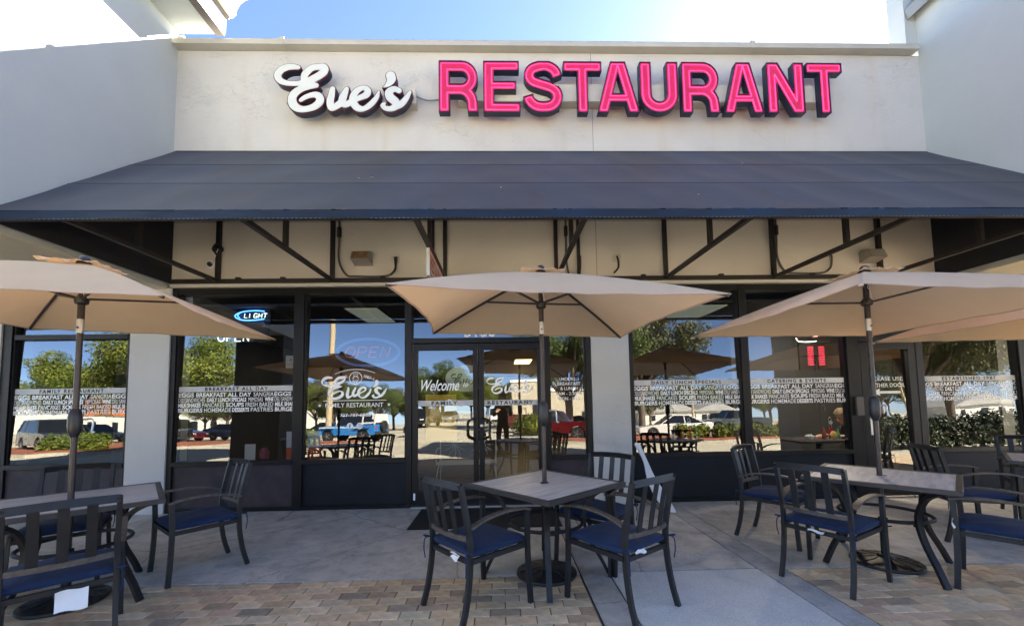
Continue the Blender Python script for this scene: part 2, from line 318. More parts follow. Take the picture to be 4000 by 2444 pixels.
# ---- shapes from brush strokes: distance field -> contours (lets any letter be one clean outline)
def field(strokes, h, pad=.3, clip=None):
    """stroke = (pts, radii, butt)"""
    allp = np.array([p for st in strokes for p in st[0]]); R = max(max(st[1]) for st in strokes)
    lo = allp.min(0)-R-h*3; hi = allp.max(0)+R+h*3
    nx = int((hi[0]-lo[0])/h)+2; ny = int((hi[1]-lo[1])/h)+2
    X, Y = np.meshgrid(lo[0]+np.arange(nx)*h, lo[1]+np.arange(ny)*h); D = np.full(X.shape, -9.)
    for pts, rs, butt in strokes:
        d = np.full(X.shape, -9.); n = len(pts)
        for i in range(n-1):
            a = pts[i]; b = pts[i+1]; dx = b[0]-a[0]; dy = b[1]-a[1]; l2 = dx*dx+dy*dy+1e-12
            t = np.clip(((X-a[0])*dx+(Y-a[1])*dy)/l2, 0, 1)
            d = np.maximum(d, rs[i]+(rs[i+1]-rs[i])*t-np.hypot(X-a[0]-t*dx, Y-a[1]-t*dy))
        if butt:
            for a, b, r in ((pts[0], pts[1], rs[0]), (pts[-1], pts[-2], rs[-1])):
                l = math.hypot(b[0]-a[0], b[1]-a[1]); q = ((X-a[0])*(b[0]-a[0])+(Y-a[1])*(b[1]-a[1]))/l
                near = np.hypot(X-a[0], Y-a[1]) < r*1.6
                d = np.where(near, np.minimum(d, q), d)
        D = np.maximum(D, d)
    if clip:
        if clip[0] is not None: D = np.minimum(D, Y-clip[0])
        if clip[1] is not None: D = np.minimum(D, clip[1]-Y)
    return D, lo, h
def contours(D, lo, h, level=0.):
    F = D-level; ny, nx = F.shape; B = F > 0; seg = {}
    def ep(kind, j, i):
        if kind == 0: a, b = F[j, i], F[j, i+1]; t = a/(a-b); return (lo[0]+(i+t)*h, lo[1]+j*h)
        a, b = F[j, i], F[j+1, i]; t = a/(a-b); return (lo[0]+i*h, lo[1]+(j+t)*h)
    c = B[:-1, :-1]*1+B[:-1, 1:]*2+B[1:, 1:]*4+B[1:, :-1]*8
    js, is_ = np.nonzero((c > 0) & (c < 15))
    T = {1: [(3, 0)], 2: [(0, 1)], 3: [(3, 1)], 4: [(1, 2)], 5: [(3, 2), (1, 0)], 6: [(0, 2)], 7: [(3, 2)], 8: [(2, 3)], 9: [(2, 0)], 10: [(0, 3), (2, 1)], 11: [(2, 1)], 12: [(1, 3)], 13: [(1, 0)], 14: [(0, 3)]}
    for j, i in zip(js.tolist(), is_.tolist()):
        E = [(0, j, i), (1, j, i+1), (0, j+1, i), (1, j, i)]
        for a, b in T[int(c[j, i])]: seg[E[a]] = E[b]
    loops = []
    while seg:
        s0, nx_ = seg.popitem(); lp = [s0]
        while nx_ != s0 and nx_ in seg: lp.append(nx_); nx_ = seg.pop(nx_)
        P = [ep(*k) for k in lp]
        if len(P) < 8: continue
        out = simplify(P, h*.16); 
        if len(out) > 3: loops.append(out)
    return loops
def simplify(P, tol):
    P = np.array(P); n = len(P); far = int(np.argmax(np.hypot(*(P-P[0]).T)))
    def rdp(a, b):
        if b-a < 2: return [a]
        Q = P[a:b+1] if b < n else np.vstack([P[a:], P[:1]]); d = Q[-1]-Q[0]; L = math.hypot(*d)+1e-12
        e = np.abs(d[0]*(Q[:, 1]-Q[0, 1])-d[1]*(Q[:, 0]-Q[0, 0]))/L; k = int(np.argmax(e))
        if e[k] < tol or k in (0, len(Q)-1): return [a]
        return rdp(a, a+k)+rdp(a+k, b)
    return [tuple(P[i]) for i in rdp(0, far)+rdp(far, n)]
def fill_mesh(name, loops, depth, mats):
    """2-D loops -> solid lying in x,z with its face towards -y; material 0 face, 1 sides"""
    cu = bpy.data.curves.new(name, 'CURVE'); cu.dimensions = '2D'; cu.fill_mode = 'BOTH' if depth else 'FRONT'; cu.extrude = depth/2
    for lp in loops:
        sp = cu.splines.new('POLY'); sp.points.add(len(lp)-1); sp.use_cyclic_u = True
        sp.points.foreach_set('co', [c for p in lp for c in (p[0], p[1], 0, 1)])
    ob = bpy.data.objects.new('tmp', cu); COL.objects.link(ob); bpy.context.view_layer.update()
    me = bpy.data.meshes.new_from_object(ob.evaluated_get(bpy.context.evaluated_depsgraph_get())); bpy.data.objects.remove(ob); bpy.data.curves.remove(cu)
    me.name = name; me.transform(Matrix.Rotation(PI/2, 4, 'X')); me.materials.clear()
    for mm in mats: me.materials.append(mm)
    me.update()
    for p in me.polygons: p.material_index = 0 if (abs(p.normal.y) > .9 or len(mats) == 1) else 1
    return me

# ---- printed text, laid flat in the x,z plane facing -y
_tc = {}
def text_mesh(body, off=0., shear=0., sp=1.0):
    k = (body, off, shear, sp)
    if k not in _tc:
        cu = bpy.data.curves.new('t', 'FONT'); cu.body = body; cu.size = 1; cu.offset = off; cu.shear = shear; cu.space_character = sp; cu.resolution_u = 3
        ob = bpy.data.objects.new('tmp', cu); COL.objects.link(ob); bpy.context.view_layer.update()
        me = bpy.data.meshes.new_from_object(ob.evaluated_get(bpy.context.evaluated_depsgraph_get())); bpy.data.objects.remove(ob); bpy.data.curves.remove(cu)
        v = np.empty(len(me.vertices)*3); me.vertices.foreach_get('co', v); v = v.reshape(-1, 3)[:, :2]
        f = [tuple(p.vertices) for p in me.polygons]; bpy.data.meshes.remove(me); _tc[k] = (v, f)
    return _tc[k]
def put_text(mb, body, x0, x1, z0, z1, y, off=0., shear=0., clipx=None, sp=1.0, rot=0):
    v, f = text_mesh(body, off, shear, sp)
    lo = v.min(0); hi = v.max(0)
    u = (v-lo)/(hi-lo); vx = x0+u[:, 0]*(x1-x0); vz = z0+u[:, 1]*(z1-z0)
    if rot:
        cx, cz = (x0+x1)/2, (z0+z1)/2; dx, dz = vx-cx, vz-cz; vx = cx+dx*math.cos(rot)-dz*math.sin(rot); vz = cz+dx*math.sin(rot)+dz*math.cos(rot)
    if clipx: vx = np.clip(vx, *clipx)
    mb.add([(a, y, b) for a, b in zip(vx, vz)], f)

# =================================================================== GROUND
g = box('parking_lot', mat('asphalt_lot', (.50, .44, .32), .9, var=.16, vscale=.35, bump=.2, bscale=30), None, -180, 180, -260, 30, -.5, -.12); tag(g, kind='structure')
walk = link('sidewalk', None); tag(walk, kind='structure')
box('bedding', M['joint'], walk, -12, 12, -5.3, .4, -.119, -.012)
def slab(m, x0, x1, y0, y1, z=0):
    box('slab', m, walk, x0+.007, x1-.007, y0+.007, y1-.007, -.1, z, bevel=.003)
slab(M['concrete'], -12, .62, -2.2, .3)
slab(M['concrete_strip'], .62, .85, -1.52, .3); slab(M['concrete_strip'], .62, .85, -5.15, -1.52)
slab(M['concrete'], .85, 2.08, -2.17, .3); slab(M['concrete_new'], .85, 2.08, -5.15, -2.185, .002)
slab(M['concrete_strip'], 2.08, 2.3, -2.2, .3); slab(M['concrete_strip'], 2.08, 2.3, -5.15, -2.2)
slab(M['concrete'], 2.3, 12, -2.2, .3)
box('kerb', M['concrete_strip'], walk, -12, 12, -5.3, -5.15, -.2, .004, bevel=.01)
paving = link('brick_paving', None); tag(paving, kind='structure')
box('sand_bed', M['sand'], paving, -12, .613, -5.15, -2.206, -.1, -.007); box('sand_bed', M['sand'], paving, 2.307, 12, -5.15, -2.206, -.1, -.007)
BL, BW = .2, .1
bmeshes = [MB().box(0, BL-.006, 0, BW-.006, -.05, 0).build('b', b_, None, bevel=.004) for b_ in BR]
bdata = [o.data for o in bmeshes]
for o in bmeshes: bpy.data.objects.remove(o)
halfm = []
for b_ in BR:
    o = MB().box(0, BL/2-.006, 0, BW-.006, -.05, 0).build('b', b_, None, bevel=.004); halfm.append(o.data); bpy.data.objects.remove(o)
wts = [34, 32, 13, 8, 8, 4]; rest = [MB() for _ in BR]; nb = 0
rows = int((5.14-2.21)/BW)
for r in range(rows):
    y = -2.21-(r+1)*BW; vis = y > -3.06; hw = 1.27*(5.58+y+BW)
    for sx0, sx1 in ((-12, .612), (2.308, 12)):
        off = (r % 2)*BL/2; x = sx1-off if sx0 < -5 else sx0+off
        lst = []
        if sx0 < -5:
            if off: lst.append((sx1-BL/2, 1))
            q = sx1-off-BL
            while q > sx0: lst.append((q, 0)); q -= BL
        else:
            if off: lst.append((sx0, 1))
            q = sx0+off
            while q < sx1-BL: lst.append((q, 0)); q += BL
        for q, half in lst:
            k = random.choices(range(6), wts)[0]; dz = random.uniform(-.0022, .0016)
            if vis and -hw-.2 < q < hw+.1:
                o = link('brick', (halfm if half else bdata)[k], paving); o.location = (q+random.uniform(-.001, .001), y+random.uniform(-.001, .001), dz); o.rotation_euler = (random.uniform(-.004, .004), random.uniform(-.003, .003), random.uniform(-.006, .006)); nb += 1
            else:
                rest[k].box(q, q+(BL/2 if half else BL)-.006, y, y+BW-.006, -.05, dz)
for k in range(6): tag(rest[k].build('brick_field', BR[k], paving), kind='stuff')
mt = thing('door_mat', (-.2, -.52, 0), 0, 'black rubber floor mat in front of the double doors', 'mat')
MB().box(-.86, .86, -.44, .4, .002, .012).build('mat_sheet', mat('rubber', (.008, .008, .009), .85, bump=.4, bscale=200), mt, bevel=.003)

# =================================================================== BUILDING
bld = thing('restaurant_building', (0, 0, 0), 0, 'cream stucco restaurant storefront with dark framed windows and glass doors', 'building')
box('upper_wall', M['stucco'], bld, -4.5, 1.357, 0, .3, 3.9, 6.40); box('upper_wall', M['stucco'], bld, 1.363, 6.3, 0, .3, 3.9, 6.40)
box('lower_wall', M['stucco_lightened'], bld, -12, 1.357, 0, .3, 3.04, 3.9); box('lower_wall', M['stucco_lightened'], bld, 1.363, 12, 0, .3, 3.04, 3.9)
box('wall_joint', M['joint'], bld, 1.357, 1.363, .004, .3, 3.04, 6.40)
for a, b in ((-4.75, -3.0), (-2.997, 3.68), (3.683, 6.15)):
    c = MB().prism([(-.12, 6.405), (.4, 6.405), (.4, 6.50), (-.10, 6.50), (-.12, 6.47)], 'x', a, b).build('coping', M['coping'], bld, fix=True)
for a in (-3.0, 3.68): box('coping_clip', M['coping'], bld, a-.03, a+.035, -.126, .1, 6.398, 6.506)
box('flashing', mat('flashing', (.62, .60, .54), .45), bld, -4.44, 6.17, -.05, .28, 2.99, 3.035)
box('pillar', M['stucco_smooth'], bld, -4.945, -4.43, -.03, .35, 0, 2.985)
box('pillar', stucco('pillar_stucco', (.52, .53, .52), 1.2, False), bld, 1.24, 1.76, -.03, .35, 0, 2.985)
box('roof', M['joint'], bld, -12, 12, .4, 9, 3.3, 3.4)
# frames, bulkheads
def vbar(x0, x1, z0=0, z1=2.985, y0=-.01, y1=.11, n='mullion', m='bronze'): return box(n, M[m], bld, x0, x1, y0, y1, z0, z1, bevel=.003)
for x0, x1 in ((-6.62, -6.50), (-4.985, -4.948), (-4.427, -4.36), (-2.79, -2.665), (-1.29, -1.215), (.575, .655), (1.165, 1.237), (1.763, 1.81), (3.34, 3.44), (4.84, 5.02), (5.13, 5.17), (5.83, 5.93), (7.33, 7.46)):
    if x0 == 5.13: continue
    vbar(x0, x1)
spans = [(-6.50, -4.985, 'worn'), (-4.36, -2.79, 'worn'), (-2.665, -1.29, 'dark'), (.655, 1.165, 'worn'), (1.81, 3.34, 'dark'), (3.44, 4.84, 'dark'), (5.93, 7.33, 'dark')]
TEXT4 = [
 [('EGGS', 0, .13, .025), ('BREAKFAST ALL DAY', .148, .613, .02), ('SANGRIA', .632, .803, -.004), ('EGGS', .808, .952, .02), ('B', .968, 1.0, .02)],
 [('DELI SANDWICHES', .002, .225, -.006), ('DAILY LUNCH SPECIALS', .241, .572, .03), ('MIMOSAS', .591, .713, -.006), ('WINE', .729, .803, .03), ('DELI SANDWICHES', .812, 1.03, -.006)],
 [('MILK SHAKES', 0, .19, .03), ('PANCAKES', .204, .387, -.002), ('SOUPS', .402, .554, .025), ('FRESH BAKED', .568, .803, -.002), ('MILK SHAKES', .817, 1.01, .03)],
 [('BURGERS', .002, .207, .025), ('HOMEMADE', .222, .446, -.002), ('DESSERTS', .456, .6, .03), ('PASTRIES', .614, .803, -.002), ('BURGERS', .817, 1.02, .025)]]
def band(win, x0, x1, title, zt, skip=0.0, gy=-.0):
    """white frosted band with the cut-out heading, then the four menu lines"""
    th = .072; y = .034
    MB().box(x0+.02, x1-.02, y, y+.001, zt-th, zt).build('lettering_band', M['white_vinyl'], win)
    t = MB(); c = (x0+x1)/2; w = (x1-x0)
    tw = .032*len(title)+.1; tw = min(w*.72, .048*len(title)+.02)
    put_text(t, title, c-tw/2, c+tw/2, zt-th+.012, zt-.012, y-.002, off=.034, sp=1.35); t.build('heading_print', M['dark_print'], win)
    L = 1.57; t = MB(); s = x0+.02-skip
    for li, line in enumerate(TEXT4):
        z1 = zt-th-.012-li*.0685; z0 = z1-.058
        for body, a, b, off in line:
            xa, xb = s+a*L, s+b*L
            if xb < x0+.03 or xa > x1-.03: continue
            put_text(t, body, xa, xb, z0, z1, y, off=off+.006, clipx=(x0+.02, x1-.02))
    t.build('menu_lettering', M['white_vinyl'], win)
GT = math.tan(rad(1.4))
def pane(win, x0, x1, z0, z1):
    # glazing leans slightly, foot outwards, as the reflections show
    f = lambda z: .045+(z-1.5)*GT
    MB().add([(x0, f(z0), z0), (x1, f(z0), z0), (x1, f(z1), z1), (x0, f(z1), z1)], [(0, 1, 2, 3)]).build('pane', M['glass'], win)
def part(name, parent):
    return link(name, None, parent)
titles = {0: ('FAMILY RESTAURANT', 1.655, 0), 1: ('BREAKFAST ALL DAY', 1.655, 0), 4: ('DAILY LUNCH SPECIALS', 1.655, 0), 5: ('CATERING & EVENTS', 1.655, .05), 6: ('ESTABLISHED 1987', 1.655, .06)}
wins = []
for i, (x0, x1, k) in enumerate(spans):
    w = part('window', bld); wins.append(w)
    box('bulkhead_panel', M['panel_worn' if k == 'worn' else 'panel_dark'], bld, x0, x1, .02, .09, .05, .60, bevel=.002)
    box('base_rail', M['bronze'], bld, x0, x1, -.005, .10, 0, .05)
    box('window_sill', M['bronze'], w, x0, x1, -.02, .12, .60, .66, bevel=.004)
    box('window_head', M['bronze'], w, x0, x1, 0, .11, 2.90, 2.985)
    for a, b in ((x0, x0+.022), (x1-.022, x1)): box('glazing_bead', M['bronze'], w, a, b, .012, .1, .66, 2.90)
    pane(w, x0+.022, x1-.022, .66, 2.90)
    if i in titles: band(w, x0, x1, titles[i][0], titles[i][1], titles[i][2])
box('transom_bar', M['bronze'], wins[0], -6.478, -5.007, 0, .11, 2.31, 2.375)
# transom over the doors with the street number
tw_ = part('transom_window', bld)
box('window_head', M['bronze'], tw_, -1.215, .575, 0, .11, 2.90, 2.985); box('transom_bar', M['bronze'], tw_, -1.215, .575, -.012, .115, 2.20, 2.27, bevel=.003)
pane(tw_, -1.215, .575, 2.27, 2.90)
t = MB(); put_text(t, '3150', -.50, -.065, 2.283, 2.46, .04, off=.03); t.build('street_number', M['white_vinyl'], tw_)
# double doors
def leaf(x0, x1, side, ztop=2.19):
    d = part('door', bld); fw = .07
    for a, b, z0, z1, n in ((x0, x0+fw, .02, ztop, 'stile'), (x1-fw, x1, .02, ztop, 'stile'), (x0+fw, x1-fw, ztop-.085, ztop, 'rail'), (x0+fw, x1-fw, .02, .22, 'rail')):
        box(n, M['bronze'], d, a, b, -.005, .05, z0, z1, bevel=.003)
    f = lambda z: .022+(z-1.2)*.012
    MB().add([(x0+fw, f(.22), .22), (x1-fw, f(.22), .22), (x1-fw, f(ztop-.085), ztop-.085), (x0+fw, f(ztop-.085), ztop-.085)], [(0, 1, 2, 3)]).build('pane', M['glass'], d)
    if side:
        hx = x1-.045 if side > 0 else x0+.045; s = -side
        MB().tube(smooth_path([(hx, -.01, 1.17), (hx+s*.02, -.06, 1.165), (hx+s*.09, -.075, 1.13), (hx+s*.1, -.075, 1.03), (hx+s*.09, -.075, .93), (hx+s*.02, -.06, .895), (hx, -.01, .89)], 5), .013, 8).build('handle', M['bronze'], d, smooth=True)
    return d
d1 = leaf(-1.205, -.315, 1); d2 = leaf(-.305, .565, -1)
MB().lathe([(0, 0), (.022, .0), (.022, .012), (.012, .016), (0, .016)], 16).build('lock', M['silver'], d2, smooth=True).matrix_local = Matrix.Translation((-.27, -.006, 1.07)) @ Matrix.Rotation(PI/2, 4, 'X')
box('threshold', M['silver'], bld, -1.22, .575, -.06, .1, 0, .02, bevel=.004)
MB().box(-1.135, -.385, .014, .015, 1.345, 1.418).build('lettering_band', M['white_vinyl'], d1)
MB().box(-.235, .495, .014, .015, 1.34, 1.413).build('lettering_band', M['white_vinyl'], d2)
t = MB(); put_text(t, 'FAMILY', -.95, -.60, 1.357, 1.407, .0125, off=.034, sp=1.4); t.build('heading_print', M['dark_print'], d1)
t = MB(); put_text(t, 'RESTAURANT', -.19, .43, 1.352, 1.402, .0125, off=.034, sp=1.4); t.build('heading_print', M['dark_print'], d2)
t = MB(); put_text(t, 'Welcome', -1.09, -.57, 1.55, 1.70, .014, off=.012, shear=.45); put_text(t, 'to', -.52, -.45, 1.60, 1.66, .014, off=.005, shear=.45); t.build('welcome_lettering', M['white_vinyl'], d1)
t = MB()
for s_, z, w_ in (('HOURS:', 1.665, .2), ('BREAKFAST', 1.60, .32), ('& LUNCH', 1.535, .24), ('6AM - 2:30PM', 1.465, .36), ('MON - SUN', 1.395, .30)):
    t = MB(); put_text(t, s_, .935-w_/2, .935+w_/2, z, z+.045, .034, off=.012); t.build('hours_lettering', M['white_vinyl'], wins[3])
# side door and its post
d3 = part('side_door', bld)
for a, b, z0, z1, n in ((5.03, 5.15, .02, 2.14, 'stile'), (5.72, 5.83, .02, 2.14, 'stile'), (5.15, 5.72, 2.04, 2.14, 'rail'), (5.15, 5.72, .02, .26, 'rail')):
    box(n, M['bronze'], d3, a, b, -.005, .05, z0, z1, bevel=.003)
MB().add([(5.15, .018, .26), (5.72, .018, .26), (5.72, .05, 2.04), (5.15, .05, 2.04)], [(0, 1, 2, 3)]).build('pane', M['glass'], d3)
box('header', M['bronze'], d3, 5.02, 5.83, -.012, .11, 2.15, 2.22, bevel=.003)
box('transom_panel', M['panel_dark'], d3, 5.02, 5.83, .03, .09, 2.22, 2.985)
t = MB(); put_text(t, 'PLEASE USE', 5.21, 5.66, 1.60, 1.655, .026, off=.005); put_text(t, 'OTHER DOOR', 5.21, 5.68, 1.51, 1.565, .026, off=.005)
t.add([(5.20, .026, 1.44), (5.32, .026, 1.49), (5.31, .026, 1.455), (5.62, .026, 1.455), (5.62, .026, 1.42), (5.31, .026, 1.42), (5.32, .026, 1.39)], [(0, 6, 5, 4, 3, 2, 1)]); t.build('notice_lettering', M['white_vinyl'], d3)
box('lock_box', M['brown_trim'], d3, 4.90, 5.0, -.05, -.012, 1.12, 1.38, bevel=.006)
box('door_pull', M['silver'], d3, 5.06, 5.10, -.07, -.045, .85, 1.1, bevel=.008)
box('wall_return', M['stucco_smooth'], bld, 7.46, 12, -.03, .35, 0, 2.985); box('wall_return', M['stucco_smooth'], bld, -12, -6.62, -.03, .35, 0, 2.985)
box('door_sticker', M['white_vinyl'], d1, -1.19, -1.165, -.009, -.006, .1, .19)
# logo on third window
def ellipse(cx, cz, rx, rz, n=32, a0=0, a1=2*PI): return [(cx+rx*math.cos(a0+(a1-a0)*i/n), cz+rz*math.sin(a0+(a1-a0)*i/n)) for i in range(n+1)]
EVE = {  # centre lines of the script letters, from the sign (units: 1/1000 of a frame 2.46 wide)
 'E': [([(450, 295), (380, 285), (290, 290), (190, 335), (132, 420), (165, 505), (270, 553), (420, 560), (560, 540), (690, 485), (800, 420), (870, 350), (860, 290), (790, 285), (680, 300), (590, 370), (550, 450), (570, 530), (640, 570), (740, 590)], [45, 55, 62, 66, 68, 60, 52, 50, 60, 70, 72, 72, 68, 60, 62, 66, 66, 70, 66, 50]),
       ([(740, 590), (620, 610), (480, 660), (390, 740), (365, 830), (400, 920), (490, 975), (600, 975), (720, 935), (800, 860), (800, 780), (730, 740), (640, 755), (560, 790), (505, 830)], [52, 56, 66, 74, 80, 78, 66, 60, 66, 72, 70, 58, 50, 46, 40])],
 've': [([(1000, 640), (985, 740), (965, 850), (985, 950), (1060, 925), (1150, 850), (1190, 740), (1225, 640)], [52, 62, 68, 62, 62, 66, 56, 46]),
        ([(1225, 640), (1150, 800), (1190, 900), (1290, 860), (1400, 800), (1530, 740), (1560, 670), (1500, 620), (1400, 660), (1330, 760), (1335, 870), (1400, 950), (1500, 965), (1610, 890), (1700, 780), (1735, 680)], [46, 62, 56, 60, 50, 64, 62, 48, 58, 66, 70, 66, 52, 56, 46, 26])],
 'mark': [([(1925, 425), (1935, 490), (1880, 570), (1800, 620)], [86, 78, 48, 10])],
 's': [([(2060, 670), (1980, 640), (1900, 700), (1920, 780), (2000, 850), (2010, 920), (1940, 965), (1850, 960), (1800, 915), (1830, 880)], [54, 56, 74, 78, 76, 70, 56, 48, 46, 30]),
       ([(1960, 950), (2080, 900), (2170, 800), (2235, 690)], [55, 62, 54, 34])]}
def eve_strokes(key, f, rs=1.0, rmin=0):
    out = []
    for pts, rr in EVE[key]:
        sp = smooth_path([(p[0], p[1], r) for p, r in zip(pts, rr)], 4)
        out.append(([f(p.x, p.y) for p in sp], [max(rmin, p.z*rs) for p in sp], False))
    return out
def script_print(parent, x0, z0, sc, y, wt, name='script_lettering'):
    """thin written version for the windows"""
    k = sc/1000
    lp = []
    for key in EVE:
        st = eve_strokes(key, lambda a, b: (x0+a*k, z0-b*k))
        st = [(p, [max(.003, (r/70*k*1000*wt)/1000*(.45+.75*abs(math.sin(i*.13+.6)))) for i, r in enumerate(rr)], b) for p, rr, b in st]
        D, lo, h = field(st, .0022); lp += contours(D, lo, h)
    me = fill_mesh(name, lp, 0, [M['white_vinyl']]); o = link(name, me, parent)
script_print(wins[2], -2.49, 1.87, .412, .034, 44)
script_print(d2, -.235, 1.80, .30, .013, 42)
t = MB(); y = .034
def line2(t, pts, w, y):
    for a, b in zip(pts[:-1], pts[1:]):
        d = Vector((b[0]-a[0], b[1]-a[1])); n = Vector((-d.y, d.x)).normalized()*w/2
        t.add([(a[0]-n.x, y, a[1]-n.y), (b[0]-n.x, y, b[1]-n.y), (b[0]+n.x, y, b[1]+n.y), (a[0]+n.x, y, a[1]+n.y)], [(0, 1, 2, 3)])
LX = -1.985
put_text(t, 'FAMILY RESTAURANT', LX-.40, LX+.38, 1.345, 1.405, y, off=.004)
for sx in (-.475, .455):
    st = [(LX+sx+(.026 if i % 2 == 0 else .011)*math.sin(2*PI*i/10), 1.375+(.026 if i % 2 == 0 else .011)*math.cos(2*PI*i/10)) for i in range(10)]
    t.add([(a, y, b) for a, b in st]+[(LX+sx, y, 1.375)], [(10, i, (i+1) % 10) for i in range(10)])
put_text(t, '727-787-6886', LX-.20, LX+.21, 1.22, 1.262, y, off=.008)
line2(t, [(LX-.43, 1.437), (LX+.42, 1.437)], .008, y)
line2(t, ellipse(LX, 1.30, .62, .56, 20, rad(65), rad(117)), .007, y); line2(t, ellipse(LX, 1.30, .53, .47, 8, rad(60), rad(78)), .007, y); line2(t, ellipse(LX, 1.30, .53, .47, 8, rad(102), rad(122)), .007, y)
put_text(t, 'EST.', LX-.20, LX-.10, 1.735, 1.775, y, off=.006, rot=rad(20)); put_text(t, '1987', LX+.11, LX+.21, 1.735, 1.775, y, off=.006, rot=rad(-20))
for sx in (-.235, .245): line2(t, [(LX+sx-.006, 1.735), (LX+sx+.006, 1.735)], .012, y)
line2(t, ellipse(LX, 1.74, .085, .083, 28), .010, y)                       # ring of the emblem with a plain chef's head
line2(t, ellipse(LX, 1.728, .035, .036, 18), .006, y); line2(t, ellipse(LX, 1.785, .03, .016, 12), .006, y); line2(t, ellipse(LX, 1.728, .04, .04, 10, rad(20), rad(160)), .012, y)
line2(t, [(LX-.012, 1.692), (LX-.012, 1.675), (LX-.03, 1.668)], .006, y); line2(t, [(LX+.012, 1.692), (LX+.012, 1.675), (LX+.03, 1.668)], .006, y)
line2(t, [(LX-.012, 1.735), (LX-.008, 1.735)], .006, y); line2(t, [(LX+.008, 1.735), (LX+.012, 1.735)], .006, y); line2(t, ellipse(LX, 1.718, .012, .008, 6, PI, 2*PI), .004, y)
# two round media badges
for cx in (LX-.065, LX+.065):
    n = 24; e = ellipse(cx, 1.095, .042, .042, n); t.add([(a, y, b) for a, b in e[:-1]], [tuple(range(n))])
t.build('logo_lettering', M['white_vinyl'], wins[2])
t = MB(); put_text(t, 'f', LX-.078, LX-.052, 1.068, 1.12, y-.002, off=.03)
line2(t, [(LX+.043, 1.073), (LX+.087, 1.073), (LX+.087, 1.117), (LX+.043, 1.117), (LX+.043, 1.070)], .005, y-.002); line2(t, ellipse(LX+.065, 1.095, .011, .011, 12), .004, y-.002); t.build('badge_print', mat('badge_blue', (.05, .14, .30), .6), wins[2])

# ---- wings either side of the forecourt
def wing(sgn, label):
    w = thing('gabled_wing', (0, 0, 0), 0, label, 'building wing')
    return w
wl = wing(-1, 'cream stucco gabled wing left of the awning, its top catching the sun')
box('side_wall', M['wing'], wl, -5.5, -4.5, -3.6, -.001, 2.99, 6.66)
box('soffit', M['soffit'], wl, -11.5, -4.503, -2.11, -.03, 2.975, 2.989); box('soffit_beam', M['wing'], wl, -11.5, -5.503, -2.11, -.001, 2.99, 6.66)
box('roof_soffit', M['wing'], wl, -11.5, -3.98, -9, 0.01, 6.66, 6.74); box('roof_block', M['wing'], wl, -4.80, -4.45, .02, 1.2, 6.505, 6.655)
box('gable_body', M['wing'], wl, -11.5, -4.0, -9, .01, 6.74, 8.2)
box('fascia', M['wing'], wl, -3.98, -3.86, -9, .02, 6.675, 6.90); box('drip_edge', M['brown_trim'], wl, -3.985, -3.87, -9, .018, 6.64, 6.674)
box('dark_strip', M['brown_trim'], wl, -3.99, -3.82, -9, .03, 6.901, 6.935)  # dark brown band between fascia and cornice moulding
cv = [(-4.0, 6.936), (-3.78, 6.936), (-3.74, 6.98)]+[(-3.40-.34*math.cos(a), 7.0+.26*math.sin(a)) for a in [rad(q) for q in (10, 30, 50, 70, 88)]]+[(-3.36, 7.30), (-3.36, 7.42), (-4.0, 7.42)]
MB().prism(cv, 'y', -9, .045).build('cornice_moulding', mat('cornice', (.66, .58, .44), .7, var=.04), wl, fix=True)
box('column', mat('column_paint', (.09, .09, .092), .8), wl, -5.52, -4.55, -3.58, -2.9, 0, 2.988)
wr = wing(1, 'cream stucco gabled wing right of the awning, with a grey roof edge')
box('side_wall', M['wing'], wr, 6.25, 12, -3.6, -.001, 2.99, 6.66)
box('side_wall', M['wing'], wr, 6.08, 12, .0, .25, 6.51, 9.0); box('gable_body', M['wing'], wr, 6.25, 12, -4, -.001, 6.66, 9.0)
box('soffit', M['soffit'], wr, 6.253, 12, -3.1, -.03, 2.975, 2.989)
MB().prism([(6.08, 7.10), (6.55, 7.75), (6.55, 7.60), (6.12, 6.96)], 'y', -4, -.01).build('roof_edge', mat('roof_edge', (.20, .22, .24), .6), wr, fix=True)
box('column', bpy.data.materials['column_paint'], wr, 6.3, 7.4, -3.58, -2.9, 0, 2.974)

# =================================================================== AWNING
aw = thing('awning', (0, 0, 0), 0, 'long navy fabric awning on a dark steel frame above the doors', 'awning')
ZT, ZL, YL = 4.93, 3.10, -2.05
def slope(u, v):
    x = -4.46+u*10.68; y = -.005+(YL+.005)*v; z = ZT+(ZL-ZT)*v
    fr = (x+3.82)/1.535; k = abs(fr-round(fr)); sag = .022*math.sin(PI*min(1, k*2))+.010*math.sin(x*2.3+v*7)*math.sin(v*PI)
    bays = abs(math.sin(v*PI*3)); return (x, y+.0, z-sag*bays*.8)
cl = MB().grid(slope, 160, 30).build('canopy_cloth', M['awning'], aw, smooth=True)
for v in (.335, .665): MB().box(-4.46, 6.22, -.005+(YL+.005)*v-.006, -.005+(YL+.005)*v+.006, ZT+(ZL-ZT)*v-.004, ZT+(ZL-ZT)*v-.001).build('seam', M['awning'], aw)
MB().grid(lambda u, v: (-4.46+u*10.68, YL-.004-.008*math.sin(u*70)*v, ZL-.002-.075*v-.007*abs(math.sin(PI*((-4.46+u*10.68+3.82)/1.535)))-.003*math.sin(u*41)*v), 260, 3).build('valance', M['awning'], aw, smooth=True)
lace = MB()
for i in range(264): lace.box(-4.45+i*.0405, -4.45+i*.0405+.016, YL-.006, YL+.002, ZL-.083, ZL-.0785)
tag(lace.build('lacing', M['wing_grey'], aw), kind='stuff')
for x in (-4.455, 6.215):
    MB().add([(x, -.004, ZT-.01), (x, YL, ZL-.01), (x, YL, ZL-.06), (x, -.004, 3.045)], [(0, 1, 2, 3)]).build('side_curtain', M['awning_in'], aw)
